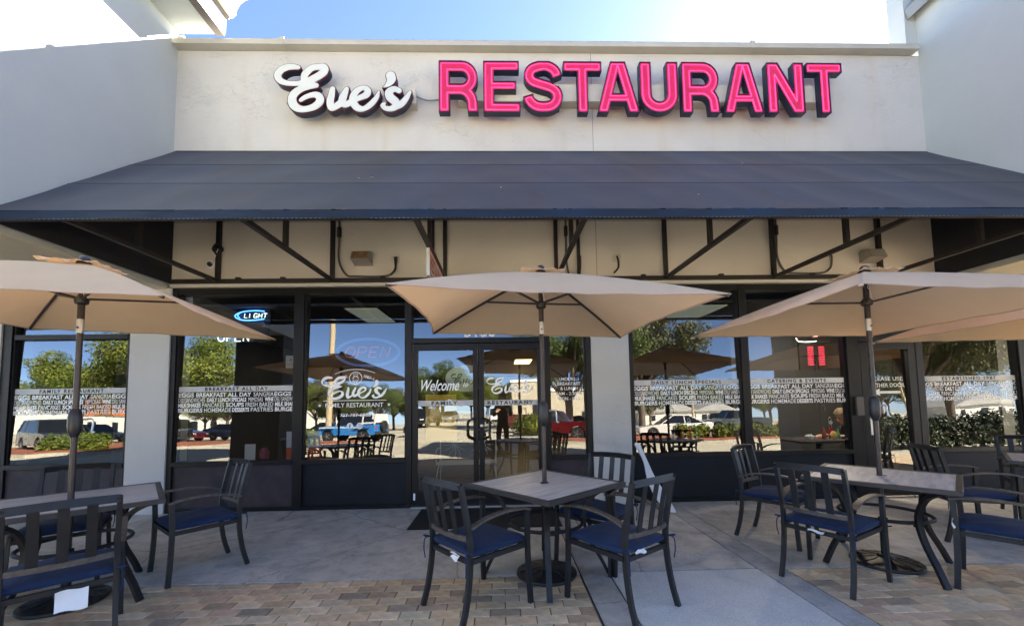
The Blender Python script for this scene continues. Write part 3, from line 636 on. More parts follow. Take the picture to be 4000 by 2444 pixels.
for u_, v_, r_ in ((.286, .56, .018), (.274, .58, .007), (.604, .82, .012), (.71, .3, .008), (.42, .74, .009)):
    c_ = Vector(slope(u_, v_)); MB().lathe([(r_, .004), (r_*.8, .006), (0, .007)], 9, c_).build('bird_dropping', M['tag'], aw)
FX = [-3.82+1.535*i for i in range(7)]
bw = .05
box('front_bar', M['steel'], aw, -4.44, 6.2, YL+.01, YL+.06, 3.025, 3.075)
box('wall_bar', M['steel'], aw, -4.44, 6.2, -.055, -.004, 3.045, 3.10); box('top_wall_bar', M['steel'], aw, -4.44, 6.2, -.06, -.02, 4.84, 4.89)
for v in (.335, .665):
    yy = (YL)*v; zz = ZT+(ZL-ZT)*v-.05; box('purlin', M['steel'], aw, -4.44, 6.2, yy-.02, yy+.02, zz-.04, zz)
for x in FX:
    box('wall_post', M['steel'], aw, x-bw/2, x+bw/2, -.06, -.008, 3.102, 4.838)
    MB().bar((x, -.06, 3.075), (x, YL+.06, 3.055), .045, .045).build('bottom_bar', M['steel'], aw)
    MB().bar((x, -.06, ZT-.09), (x, YL+.06, ZL-.06), .04, .045).build('rafter', M['steel'], aw)
    box('strut', M['steel'], aw, x-.022, x+.022, -1.27, -1.22, 3.09, ZT+(ZL-ZT)*.6-.09)
for x in (1.10, -.92):
    box('wall_post', M['steel'], aw, x-.02, x+.02, -.058, -.008, 3.102, 4.838)
for x in (-3.55, -2.95, -1.6, -.3, 2.0, 3.1, 4.4): box('bracket', M['steel'], aw, x-.03, x+.03, -.05, -.006, 3.102, 3.125)
# conduits, wall lights, camera on the wall beneath
def conduit(x, d, label):
    o = thing('conduit', (x, -.03, 3.1), 0, label, 'conduit')
    MB().tube(smooth_path([(0, 0, 1.2), (0, 0, .55), (0, 0, .25), (.10*d, 0, .055), (.25*d, 0, .03), (.62*d, 0, .03), (.75*d, 0, .10), (.78*d, 0, .24), (.78*d, .01, .30)], 6), .014, 8).build('pipe', mat('conduit_grey', (.10, .10, .10), .5), o, smooth=True)
    MB().box(-.024, .024, -.02, .02, .58, .72).build('coupling', M['steel'], o, bevel=.005)
conduit(-2.20, 1, 'grey conduit looping under the left floodlight towards the round plate'); conduit(3.92, 1, 'grey conduit looping down beside the right wall light')
conduit(.93, .25, 'grey conduit beside the steel post above the middle umbrella')
for x, lab in ((-1.44, 'round wall plate with bent cable right of the rusty floodlight'), (1.64, 'round wall plate with bent cable right of the middle awning post')):
    o = thing('wall_plate', (x, -.02, 3.37), 0, lab, 'wall plate')
    MB().tube([(.06*math.cos(a*PI/10), 0, .06*math.sin(a*PI/10)) for a in range(20)], .006, 6, True).build('ring', M['stucco_lightened'], o)
    MB().tube(smooth_path([(0, -.01, .02), (.01, -.03, -.05), (.01, -.02, -.15), (-.05, -.01, -.22)], 5), .013, 7).build('cable', M['steel'], o, smooth=True)
def flood(x, z, m, lab):
    o = thing('wall_light', (x, 0, z), 0, lab, 'wall light')
    MB().prism([(-.004, .06), (-.14, .07), (-.19, -.05), (-.004, -.09)], 'x', -.12, .12).build('housing', mat('lamp_housing', (.34, .31, .27), .6), o, fix=True)
    MB().add([(-.105, -.147, .06), (.105, -.147, .06), (.105, -.193, -.04), (-.105, -.193, -.04)], [(0, 1, 2, 3)]).build('lens', m, o)
flood(-1.87, 3.37, M['rust'], 'small boxy wall light with rusty lens left under the awning'); flood(5.24, 3.36, mat('pale_lens', (.42, .40, .34), .5), 'small boxy wall light with pale lens at the right under the awning')
o = thing('security_camera', (-3.93, -.02, 3.31), 0, 'white dome security camera beside the leftmost awning post', 'security camera')
MB().lathe([(0, -.02), (.055, -.02), (.062, 0), (.05, .012), (0, .014)], 20).build('housing', M['white_vinyl'], o, smooth=True).matrix_local = Matrix.Rotation(PI/2, 4, 'X')
MB().lathe([(.034, .0), (.03, .022), (.018, .034), (0, .038)], 16).build('dome', M['plastic_black'], o, smooth=True).matrix_local = Matrix.Translation((0, -.012, 0)) @ Matrix.Rotation(PI/2, 4, 'X')
o = thing('cable_coil', (-3.79, -.09, 3.50), 0, 'tangled black cable coil tied to the leftmost awning post', 'cable')
cp = [(.05*math.cos(i*1.1)+.02*math.sin(i*3.1), -.02*math.sin(i*.7), .07*math.sin(i*1.1)+.015*math.cos(i*2.3)) for i in range(26)]
MB().tube(smooth_path(cp, 3), .008, 6).build('cable', M['plastic_black'], o, smooth=True); MB().tube(smooth_path([(0, 0, 0), (-.03, 0, -.09), (-.07, .02, -.17), (-.12, .04, -.18)], 4), .005, 6).build('cable', M['tag'], o, smooth=True)
# blade sign
o = thing('hanging_sign', (-.76, -1.3, 2.74), 0, 'white and red board hanging edge-on under the awning, lettered restaurant', 'sign')
box('board', M['letter_white'], o, -.018, .018, 0, 1.0, 0, .32, bevel=.003)
rd = mat('sign_red', (.45, .02, .02), .5)
t = MB()
v, f = text_mesh('RESTAURANT', .02, 0, 1.0); lo = v.min(0); hi = v.max(0); u = (v-lo)/(hi-lo)
t.add([(.0205, .06+a*.88, .07+b*.18) for a, b in u], f)
for a0, a1, b0, b1 in ((.01, .99, .01, .035), (.01, .99, .285, .31), (.01, .035, .035, .285), (.965, .99, .035, .285)): t.add([(.020, a0, b0), (.020, a1, b0), (.020, a1, b1), (.020, a0, b1)], [(0, 1, 2, 3)])
t.build('sign_print', rd, o)
for yy in (.08, .9): MB().tube([(0, yy, .32), (.004, yy+.02, .345)], .004, 6).build('hanger', M['steel'], o)

# =================================================================== SIGNS ABOVE THE AWNING
sg = thing('script_sign', (0, 0, 0), 0, 'white script channel letter sign reading Eve\'s with maroon trim', 'sign')
K = .00352/4.248
SG = 1.019
fE = lambda a, b: (SG*(-.76+(1080+a/4.248-1720)*.00352), 1.397+SG*(4.58-(200+b/4.248-236)*.00361))
box('raceway', M['raceway'], sg, -2.90, -1.13, -.15, -.003, 5.52, 5.74, bevel=.004)
for key, nm in (('E', 'letter'), ('ve', 'letter'), ('mark', 'apostrophe'), ('s', 'letter')):
    st = eve_strokes(key, fE, K)
    yo = {'E': 0, 've': .004, 'mark': 0, 's': .0}[key]
    D, lo, h = field(st, .007); lp = contours(D, lo, h)
    o = link(nm, fill_mesh('letter_body', lp, .10, [M['maroon'], M['letter_side']]), sg); o.location = (0, -.203+yo, 0)
    o2 = link('face', fill_mesh('face', contours(D, lo, h, .008), .006, [M['letter_white'], M['letter_white']]), o); o2.location = (0, -.0545, 0)
    o3 = link('trim', fill_mesh('trim', contours(D, lo, h, -.004), .02, [M['maroon'], M['maroon']]), o); o3.location = (0, -.040, 0)
ch = thing('channel_letter_sign', (0, 0, 0), 0, 'red neon-lit channel letters spelling RESTAURANT above the awning', 'sign')
box('raceway', M['raceway'], ch, -.55, 4.62, -.15, -.003, 5.56, 5.81, bevel=.004)
for x in (-.35, .85, 2.02, 3.25, 4.0): box('raceway_bracket', M['steel'], ch, x-.03, x+.03, -.06, -.004, 5.50, 5.559)
def arc(cx, cy, r, a0, a1, n=14): return [(cx+r*math.cos(rad(a0+(a1-a0)*i/n)), cy+r*math.sin(rad(a0+(a1-a0)*i/n))) for i in range(n+1)]
def G(w, *pl): return [(p, [w/2]*len(p), True) for p in pl]
GL = {
 'R': (.80, G(.22, [(.11, 0), (.11, 1)], [(.11, .89), (.44, .89)]+arc(.46, .665, .225, 90, -90)+[(.11, .44)], [(.40, .44)]+arc(.42, .18, .26, 85, 10, 8)+[(.69, .05), (.70, -.02)])),
 'E': (.74, G(.22, [(.11, 0), (.11, 1)])+G(.19, [(.05, .905), (.72, .905)], [(.05, .095), (.74, .095)])+G(.17, [(.05, .52), (.66, .52)])),
 'S': (.80, G(.215, [(p.x, p.y) for p in smooth_path([(.70, .69), (.64, .82), (.50, .90), (.36, .90), (.19, .84), (.13, .72), (.19, .61), (.36, .545), (.55, .49), (.67, .40), (.69, .27), (.60, .145), (.42, .10), (.25, .13), (.14, .22), (.10, .33)], 4)])),
 'T': (.80, G(.215, [(.40, 0), (.40, 1)])+G(.20, [(0, .90), (.80, .90)])),
 'A': (.86, G(.215, [(.085, -.08), (.40, 1.05)], [(.775, -.08), (.46, 1.05)])+G(.17, [(.2, .29), (.66, .29)])),
 'U': (.72, G(.215, [(.11, 1.0), (.11, .40)]+arc(.36, .36, .25, 180, 360)+[(.61, .40), (.61, 1.0)])),
 'N': (.78, G(.22, [(.11, -.05), (.11, 1.05)], [(.67, -.05), (.67, 1.05)])+G(.23, [(.11, 1.0), (.67, 0)]))}
pos = [('R', -.775, -.254), ('E', -.183, .306), ('S', .348, .88), ('T', .897, 1.415), ('A', 1.355, 1.925), ('U', 1.946, 2.456), ('R', 2.52, 3.03), ('A', 3.097, 3.636), ('N', 3.70, 4.21), ('T', 4.255, 4.75)]
Z0, ZH = 5.326, .737
pos = [(c, a*SG, b*SG) for c, a, b in pos]
for i, (c, xa, xb) in enumerate(pos):
    D, lo, h = field(GL[c][1], .011, clip=(0, 1)); js = np.nonzero(D > 0); w0 = lo[0]+js[1].min()*h; w1 = lo[0]+js[1].max()*h
    sx = (xb-xa)/(w1-w0); T_ = lambda L: [[(xa+(p[0]-w0)*sx, Z0+p[1]*ZH) for p in lp] for lp in L]
    out = T_(contours(D, lo, h)); inn = T_(contours(D, lo, h, .014)); tb = T_(contours(D, lo, h, .050 if c != 'N' else .055))
    # open can: returns as a rim around the recessed red face
    o = link('letter', fill_mesh('letter_return', out+inn, .10, [M['letter_side'], M['letter_side']]), ch); o.location = (0, -.203+.0015*(i % 2), 0)
    fc = link('face', fill_mesh('face', inn, .01, [M['red_face'], M['red_face']]), o); fc.location = (0, -.030, 0)
    tm = MB()
    for lp in tb: tm.tube([(p[0], 0, p[1]) for p in lp], .0075, 6, True)
    tt = tm.build('neon_tube', M['neon_red'], o, smooth=True); tt.location = (0, -.042, 0)
o = thing('sign_cable', (0, 0, 0), 0, 'thin grey cable running between the white and red signs', 'cable')
MB().tube(smooth_path([(-1.13, -.1, 5.655), (-1.0, -.06, 5.635), (-.85, -.07, 5.63), (-.70, -.1, 5.64)], 5), .011, 7).build('cable', mat('cable_grey', (.16, .18, .20), .5), o, smooth=True)

# =================================================================== PATIO FURNITURE
GC = 'patio armchairs set round the umbrella tables'
def make_chair(label):
    t = thing('patio_chair', (0, 0, 0), 0, label, 'chair', GC); m = M['metal']
    def ycurve(z): return -.235-.0*z
    prof = [(-.300, 0), (-.262, .13), (-.236, .28), (-.226, .42), (-.232, .54), (-.262, .70), (-.300, .875)]
    pr = smooth_path([(0, a, b) for a, b in prof], 3)
    bow = lambda u: -.035*(1-(2*u-1)**2)
    def back(z):
        for a, b in zip(pr[:-1], pr[1:]):
            if a.z <= z <= b.z: return a.y+(b.y-a.y)*(z-a.z)/(b.z-a.z)
        return pr[-1].y
    for s in (-1, 1):
        MB().strip([(s*(.222+.012*(p.z < .4)*(.4-p.z)), p.y, p.z) for p in pr], .026, .034).build('rear_leg', m, t, smooth=True, fix=True)
        MB().strip(smooth_path([(s*.262, .262, 0), (s*.258, .25, .2), (s*.255, .245, .42), (s*.252, .252, .60), (s*.252, .245, .632)], 3), .026, .034).build('front_leg', m, t, smooth=True, fix=True)
        MB().strip(smooth_path([(s*.252, .272, .632), (s*.254, .18, .652), (s*.25, .03, .657), (s*.243, -.12, .638), (s*.236, -.232, .600)], 4), .042, .014).build('armrest', M['metal_worn'], t, smooth=True, fix=True)
        MB().strip([(s*.244, .245, .395), (s*.236, -.226, .395)], .02, .032).build('seat_rail', m, t)
        MB().tube(smooth_path([(s*.225, -.245, .455), (s*.245, -.275, .44), (s*.25, -.28, .37), (s*.24, -.275, .31)], 4), .004, 5).build('cushion_tie', M['cushion'], t, smooth=True)
        MB().tube(smooth_path([(s*.235, -.25, .455), (s*.262, -.245, .45), (s*.26, -.275, .46), (s*.228, -.27, .455)], 4), .006, 5).build('tie_knot', M['cushion'], t, smooth=True)
    MB().strip([(-.244, .247, .395), (.244, .247, .395)], .03, .02, (0, 0, 1)).build('seat_rail', m, t)
    MB().strip([(-.226, -.226, .385), (.226, -.226, .385)], .03, .02, (0, 0, 1)).build('seat_rail', m, t)
    N = 12
    MB().strip([(-.222+.444*i/N, back(.875)+bow(i/N)*.8, .862+.008*(1-(2*i/N-1)**2)) for i in range(N+1)], .045, .02, (0, .3, 1)).build('top_rail', m, t, smooth=True, fix=True)
    MB().strip([(-.222+.444*i/N, back(.53)+bow(i/N)*.9, .53) for i in range(N+1)], .03, .02, (0, 0, 1)).build('lower_rail', M['metal_worn'], t, smooth=True, fix=True)
    for u in (.25, .5, .75):
        MB().strip([(-.222+.444*u, back(z)+bow(u)*.85, z) for z in (.54, .64, .74, .85)], .046, .008).build('slat', m, t, smooth=True, fix=True)
    # seat sling under the cushion
    def cush(u, v):
        a, b = u*2-1, v*2-1
        return a, b
    cm = MB(); n = 12
    top = lambda a, b: .452+.030*(1-abs(a)**4)*(1-abs(b)**4)+.003*math.sin(a*7+b*3)
    botf = lambda a, b: .418
    for fz in (top, botf):
        cm.grid(lambda u, v: ((u*2-1)*.238*(1-.04*abs(v*2-1)**6), (v*2-1)*.235*(1-.04*abs(u*2-1)**6)+.012, fz(u*2-1, v*2-1)), n, n)
    per = [(i, 0) for i in range(n)]+[(n, i) for i in range(n)]+[(n-i, n) for i in range(n)]+[(0, n-i) for i in range(n)]
    idx = [j*(n+1)+i for i, j in per]; off = (n+1)**2
    mid = []
    for i, j in per:
        a, b = i/n*2-1, j/n*2-1; mid.append((a*.246*(1-.04*abs(b)**6), b*.243*(1-.04*abs(a)**6)+.012, .435))
    o0 = len(cm.v); cm.v += mid; k = len(per)
    for q in range(k):
        r_ = (q+1) % k; cm.f += [(idx[q], idx[r_], o0+r_, o0+q), (o0+q, o0+r_, off+idx[r_], off+idx[q])]; cm.mi += [0, 0]
    cm.build('cushion', M['cushion'], t, smooth=True, fix=True)
    return t
def care_tag(ch, pts):
    MB().grid(lambda u, v: (pts[0]+u*pts[1], pts[2]+.012*math.sin(v*3+u*2), pts[3]-v*pts[4]+.006*math.sin(u*6)), 6, 6).build('care_tag', M['tag'], ch, smooth=True)
chairs = [  # x, y, facing (deg), label, tag
 (-.184, -2.615, 41, 'navy cushioned armchair at the middle table, nearest the door mat side, back to camera left', (.02, .10, -.245, .41, .035)),
 (.815, -2.64, 125.5, 'navy cushioned armchair at the front right of the middle table', (-.13, .09, -.245, .425, .02)),
 (.83, -1.90, 227, 'armchair behind the middle table, its slatted back against the stucco pillar', None),
 (-2.63, -1.89, 231, 'armchair standing alone right of the left table, turned towards it', None),
 (-2.62, -3.0, 133, 'armchair closest to the camera at the left edge, large white tag hanging from its seat', (-.02, .13, -.262, .385, .11)),
 (-3.62, -2.03, -58, 'armchair behind the left table with its back to the window', None),
 (2.735, -1.475, -53, 'armchair behind the right table, nearest the catering window', None),
 (2.54, -2.39, 30, 'armchair in front left of the right table, thin white tag under its cushion', (-.05, .11, -.252, .40, .012)),
 (3.635, -2.665, 128, 'armchair cut by the right edge, white tag on its front corner', (-.30, .09, .25, .50, .07)),
 (4.57, -1.58, -18, 'armchair behind the right table with its back turned to that table', None),
 (6.05, -1.05, 232, 'armchair by the established window at the far right edge', None),
 (-3.75, -2.85, 35, 'armchair at the left edge of the frame, half out of the picture', None)]
proto = None
for x, y, a, lab, tg in chairs:
    c = make_chair(lab) if proto is None else copy_tree(proto)
    if proto is None: proto = c
    c.location = (x, y, .001); c.rotation_euler = (0, 0, rad(a-90)); c['label'] = lab
    c.parent = None
_tags = [(c, tg) for c, tg in zip([o for o in bpy.data.objects if o.name.startswith('patio_chair')], [q[4] for q in chairs])]
bpy.context.view_layer.update()
for c in [o for o in bpy.data.objects if o.name.startswith('patio_chair')]:
    tg = [q[4] for q in chairs if q[3] == c['label']][0]
    if tg: care_tag(c, tg)

def make_table(label):
    t = thing('patio_table', (0, 0, 0), 0, label, 'table', 'square patio tables with umbrellas'); h = .47; rw = .038
    for k in range(4):
        a = k*PI/2
        o = MB().prism([(-h, -h), (h, -h), (h-rw, -h+rw), (-h+rw, -h+rw)], 'z', .690, .722).build('rim', M['table_rim'], t, fix=True, bevel=.002); o.rotation_euler = (0, 0, a)
    box('tabletop', M['tabletop2'], t, -h+rw+.001, h-rw-.001, -h+rw+.001, h-rw-.001, .700, .719)
    for k in range(4):
        a = PI/4+k*PI/2; u = (math.cos(a), math.sin(a)); sd = (-u[1], u[0], 0)
        pr = smooth_path([(r*u[0], r*u[1], z) for r, z in ((.58, .69), (.50, .672), (.39, .61), (.325, .50), (.315, .40), (.36, .26), (.44, .12), (.50, 0.0))], 4)
        MB().strip(pr, .042, .026, sd).build('leg', M['metal'], t, smooth=True, fix=True)
    MB().tube([(.30*math.cos(i*PI/16), .30*math.sin(i*PI/16), .41) for i in range(32)], .014, 8, True).build('ring', M['metal'], t, smooth=True)
    box('apron', M['metal'], t, -.30, .30, -.30, .30, .672, .689)
    MB().lathe([(.030, .715), (.040, .721), (.030, .725), (.025, .7225)], 20).build('pole_ring', M['plastic_black'], t, smooth=True)
    return t
rt_ = make_table('square slate-look patio table in the middle, in front of the doors'); rt_.location = (.347, -2.16, .001); rt_.rotation_euler = (0, 0, rad(41.4))
for (x, y, a, lab) in ((-3.127, -2.42, 41, 'square slate-look patio table at the left edge'), (3.21, -2.14, 41, 'square slate-look patio table at the right with umbrella through it'), (5.73, -1.6, 41, 'square patio table whose corner shows at the far right edge')):
    c = copy_tree(rt_); c.location = (x, y, .001); c.rotation_euler = (0, 0, rad(a)); c['label'] = lab

def make_umbrella(label):
    t = thing('patio_umbrella', (0, 0, 0), 0, label, 'umbrella', 'tan square patio umbrellas'); A = 1.045; ZC, ZP = 2.07, 2.475
    def rz(r): return ZP+(ZC-ZP)*(.80*r+.20*r*r)          # height along a rib, r = 0..1
    for k in range(4):
        c0 = PI/4+k*PI/2; c1 = c0+PI/2; u0 = Vector((math.cos(c0), math.sin(c0))); u1 = Vector((math.cos(c1), math.sin(c1)))
        def fn(u, v, u0=u0, u1=u1):
            r = .07+.93*v; a = u0*(1-u)+u1*u; s = 4*u*(1-u)
            p = a*A*math.sqrt(2)*r*(1-.075*s*r); return (p.x, p.y, rz(r)-.010*s*r*(1-.4*r)+.0035*math.sin(u*31+v*5)*v**3*s)
        MB().grid(fn, 40, 14).build('canopy_panel', M['umb'], t, smooth=True)
        def hem(u, v, fn=fn):
            p = Vector(fn(u, .985+.0*v)); q = Vector(fn(u, 1)); return tuple(p.lerp(q, v)+Vector((0, 0, -.004)))
        MB().grid(hem, 40, 1).build('hem', M['umb_hem'], t)
        # vent flap, wavy edge
        def vf(u, v, u0=u0, u1=u1):
            r = .01+.165*v; a = u0*(1-u)+u1*u; p = a*A*math.sqrt(2)*r; return (p.x, p.y, ZP+.018-.25*r+(.010*math.sin(u*PI*6+.8) if v > .99 else .002*math.sin(u*PI*4)*v))
        MB().grid(vf, 16, 4).build('vent', M['umb'], t, smooth=True)
        d = u0; R = A*math.sqrt(2)
        MB().strip([(d.x*R*r, d.y*R*r, rz(r)-.012) for r in [.02+.97*i/10 for i in range(11)]], .014, .018, (-d.y, d.x, 0)).build('rib', M['pole'], t, smooth=True, fix=True)
        MB().bar((d.x*.035, d.y*.035, 2.205), (d.x*R*.43, d.y*R*.43, rz(.43)-.022), .012, .016).build('strut', M['pole'], t)
        MB().box(-.012, .03, -.012, .012, -.012, .006).build('rib_cap', M['umb_hem'], t).matrix_local = Matrix.Translation((d.x*R*.985, d.y*R*.985, ZC-.006)) @ Matrix.Rotation(c0, 4, 'Z')
    MB().tube([(0, 0, .36), (0, 0, 1.20)], .019, 16).build('lower_pole', M['pole'], t, smooth=True)
    MB().tube([(0, 0, 1.38), (0, 0, 1.955)], .019, 16).build('upper_pole', M['pole'], t, smooth=True)
    MB().tube([(0, 0, 2.06), (0, 0, 2.50)], .0215, 16).build('upper_pole', M['pole'], t, smooth=True)
    MB().tube([(0, 0, 1.955), (0, 0, 2.06)], .0225, 16).build('tilt_collar', M['silver'], t, smooth=True)
    MB().tube([(0, -.024, 1.99), (0, -.03, 2.0)], .006, 8).build('tilt_button', M['pole'], t)
    MB().lathe([(.019, 1.18), (.028, 1.20), (.039, 1.225), (.042, 1.27), (.041, 1.33), (.034, 1.37), (.022, 1.39), (.019, 1.39)], 20).build('crank_housing', M['plastic_black'], t, smooth=True)
    MB().tube(smooth_path([(.05, 0, 1.31), (.10, 0, 1.31), (.11, 0, 1.27), (.112, -.01, 1.22), (.13, -.01, 1.215)], 4), .007, 8).build('crank_handle', M['silver'], t, smooth=True)
    MB().lathe([(.022, 2.17), (.040, 2.18), (.044, 2.215), (.034, 2.225), (.0225, 2.24)], 16).build('runner', M['plastic_black'], t, smooth=True)
    MB().lathe([(.03, 2.44), (.045, 2.445), (.045, 2.475), (.03, 2.49)], 16).build('hub', M['plastic_black'], t, smooth=True)
    MB().lathe([(.0, 2.53), (.02, 2.527), (.032, 2.515), (.036, 2.50), (.02, 2.47)], 16).build('finial', mat('finial', (.05, .05, .07), .4), t, smooth=True)
    MB().tube(smooth_path([(.03, -.02, 2.22), (.012, -.028, 2.30), (-.01, -.028, 2.33), (.01, -.026, 2.38), (0, -.022, 2.44)], 4), .0028, 5).build('cord', M['tag'], t)
    return t
u0_ = make_umbrella('open tan umbrella over the middle table'); u0_.location = (.347, -2.16, 0); u0_.rotation_euler = (0, 0, .032)
um = [u0_]
for x, y, a, lab in ((-3.16, -2.45, rad(13), 'open tan umbrella over the left table, cut by the frame'), (3.19, -2.15, rad(1.3), 'open tan umbrella over the right table in front of the catering window'), (5.73, -1.6, rad(-4), 'open tan umbrella at the far right, overlapping behind its neighbour')):
    c = copy_tree(u0_); c.location = (x, y, 0); c.rotation_euler = (0, 0, a); c['label'] = lab; um.append(c)
for o in [u0_, um[1]]:     # two canopies hang slightly askew on their tilt joints
    for ch in [q for q in bpy.data.objects if q.parent == o and q.name.split('.')[0] in ('canopy_panel', 'hem', 'vent', 'rib', 'strut', 'rib_cap', 'hub', 'finial')]:
        T0 = Matrix.Translation((0, 0, 2.42)); ch.matrix_local = T0 @ Matrix.Translation((0, 0, .017)) @ Matrix.Rotation(.040, 4, Vector((1, 1, 0)).normalized()) @ T0.inverted() @ ch.matrix_local
b0 = None
for x, y, lab in ((.347, -2.18, 'round black umbrella base under the middle table'), (-3.16, -2.45, 'round black umbrella base under the left table'), (3.19, -2.15, 'round black umbrella base under the right table'), (5.73, -1.6, 'round black umbrella base at the far right table')):
    if b0 is None:
        b0 = thing('umbrella_base', (x, y, 0), 0, lab, 'umbrella base', 'cast umbrella bases'); t = b0
        MB().lathe([(0, .001), (.235, .001), (.243, .012), (.24, .026), (.225, .032), (.20, .030), (.17, .040), (.13, .043), (.06, .055), (.045, .075), (.0, .075)], 40).build('disc', M['metal'], t, smooth=True)
        MB().lathe([(.028, .07), (.028, .35), (.032, .355), (.032, .375), (.02, .38)], 16).build('sleeve', M['metal'], t, smooth=True)
        for k in range(12): MB().tube(smooth_path([(.07*math.cos(k*PI/6), .07*math.sin(k*PI/6), .054), (.14*math.cos(k*PI/6+.15), .14*math.sin(k*PI/6+.15), .044), (.215*math.cos(k*PI/6+.1), .215*math.sin(k*PI/6+.1), .034)], 3), .004, 5).build('scroll', M['metal'], t)
        MB().tube([(.028, 0, .3), (.07, 0, .3)], .006, 8).build('thumb_screw', M['metal'], t)
    else:
        c = copy_tree(b0); c.location = (x, y, 0); c['label'] = lab
# white paddle-shaped board leaning by the pillar
o = thing('paddle_board', (1.95, -.55, 0), 0, 'white paddle shaped plank leaning against the dark bulkhead right of the pillar', 'board')
pd = [(-.30, .86), (-.245, .86), (-.215, .78), (-.165, .60), (-.12, .44), (-.02, .22), (.06, .02), (.045, -.0), (.02, .0), (-.03, .03), (-.13, .14), (-.19, .30), (-.215, .44), (-.222, .62), (-.265, .76)]
pd = [(p.x, p.y) for p in smooth_path([(a*1.02, b) for a, b in pd], 3, True)]
me = fill_mesh('board', [pd], .022, [mat('white_plank', (.74, .77, .80), .5), mat('white_plank_edge', (.6, .62, .64), .6)]); q = link('plank', me, o); q.rotation_euler = (rad(-22), 0, 0); q.location = (.08, -.02, .02)
# =================================================================== DINING ROOM BEHIND THE GLASS
room = thing('dining_room', (0, 0, 0), 0, 'dim dining room with dark walls seen through the tinted windows', 'room')
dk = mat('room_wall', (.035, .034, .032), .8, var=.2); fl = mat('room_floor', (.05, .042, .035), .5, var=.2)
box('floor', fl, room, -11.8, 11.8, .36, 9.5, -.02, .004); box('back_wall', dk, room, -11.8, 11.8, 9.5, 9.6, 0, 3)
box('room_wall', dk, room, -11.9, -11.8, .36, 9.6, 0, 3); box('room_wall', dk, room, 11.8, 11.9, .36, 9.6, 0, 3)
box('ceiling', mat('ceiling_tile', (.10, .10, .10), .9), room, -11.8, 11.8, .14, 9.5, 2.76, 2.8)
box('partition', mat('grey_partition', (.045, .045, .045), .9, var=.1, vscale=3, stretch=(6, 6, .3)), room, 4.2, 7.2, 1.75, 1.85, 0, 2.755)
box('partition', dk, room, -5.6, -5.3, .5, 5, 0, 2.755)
pl = mat('unlit_glow_diffuser', (.62, .64, .55), .5, emit=(.9, 1, .8), es=.018)  # faint emission stands in for daylight on the switched-off panels
for x0, x1, y0, y1, lab in ((-2.2, -1.75, .2, 1.2, 'unlit ceiling light panel with added faint glow behind the logo window'), (2.75, 3.3, .2, 1.05, 'unlit ceiling light panel with added faint glow behind the daily specials window'), (-1.0, -.45, .9, 1.9, 'unlit ceiling light panel with added faint glow above the entrance')):
    o = thing('ceiling_light', ((x0+x1)/2, (y0+y1)/2, 2.74), 0, lab, 'ceiling light'); w, d = (x1-x0)/2, (y1-y0)/2
    box('frame', dk, o, -w-.03, w+.03, -d-.03, d+.03, .002, .018); box('diffuser', pl, o, -w, w, -d, d, -.012, .001)
o = thing('ceiling_light', (.75, 8.5, 2.74), 0, 'lit yellow ceiling light panel deep inside, seen through the right door', 'ceiling light')
box('frame', dk, o, -.32, .32, -.8, .8, .002, .018); box('diffuser', mat('lit_diffuser', (.9, .7, .3), .5, emit=(1, .66, .22), es=1.1), o, -.27, .27, -.75, .75, -.012, .001)
blackm = mat('black_paint', (.012, .012, .012), .5)
for x, lab in ((8.18, 'black cone pendant lamp, left of the two behind the established window'), (9.0, 'black cone pendant lamp, right of the two behind the established window')):
    o = thing('pendant_lamp', (x, 1.6, 1.78), 0, lab, 'pendant lamp', 'pendant lamps')
    MB().lathe([(.0, .20), (.03, .2), (.035, .14), (.06, .11), (.19, .02), (.20, 0), (.17, .02), (.03, .10)], 24).build('lamp_shade', blackm, o, smooth=True)
    MB().tube([(0, 0, .2), (0, 0, .96)], .006, 6).build('cord', blackm, o)
for x, y, e in ((4.95, .55, 9), (.4, 5.5, 3), (-3.5, 3.5, 2)):  # lamps added as fill to brighten the woman and the dim room
    o = thing('ceiling_light', (x, y, 2.70), 0, {4.95: 'added ceiling lamp brightening the seated woman', .4: 'added ceiling lamp brightening the room deep behind the doors', -3.5: 'added ceiling lamp brightening the room behind the breakfast window'}[x], 'ceiling light')
    MB().lathe([(0, .05), (.16, .05), (.17, .02), (.15, .0)], 24).build('shade', dk, o, smooth=True); a = bpy.data.lights.new('lamp', 'AREA'); a.shape = 'DISK'; a.size = .28; a.energy = e; a.color = (1, .82, .6); l = bpy.data.objects.new('added_fill', a); COL.objects.link(l); l.parent = o; l.location = (0, 0, -.01)
# neon shapes from single lines
NL = {'O': [ellipse(.35, .5, .33, .5, 18)], 'P': [[(.05, 0), (.05, 1), (.45, 1), (.6, .9), (.6, .6), (.45, .5), (.05, .5)]], 'E': [[(.6, 1), (.05, 1), (.05, 0), (.6, 0)], [(.05, .5), (.5, .5)]],
      'N': [[(.05, 0), (.05, 1), (.6, 0), (.6, 1)]], 'L': [[(.05, 1), (.05, 0), (.55, 0)]], 'I': [[(.1, 0), (.1, 1)]], 'G': [[(.62, .85), (.45, 1), (.15, 1), (.03, .8), (.03, .2), (.15, 0), (.62, 0), (.62, .45), (.35, .45)]],
      'H': [[(.05, 0), (.05, 1)], [(.05, .5), (.6, .5)], [(.6, 0), (.6, 1)]], 'T': [[(0, 1), (.65, 1)], [(.33, 1), (.33, 0)]]}
def neon_word(word, x, z, w, hgt, y, r, m, par, sh=0.):
    adv = w/len(word)
    for i, c in enumerate(word):
        b = MB()
        for pl_ in NL[c]: b.tube([(x+i*adv+(p[0]*1.15)*adv+sh*p[1]*hgt, y, z+p[1]*hgt) for p in pl_], r, 6)
        b.build('neon_letter', m, par, smooth=True)
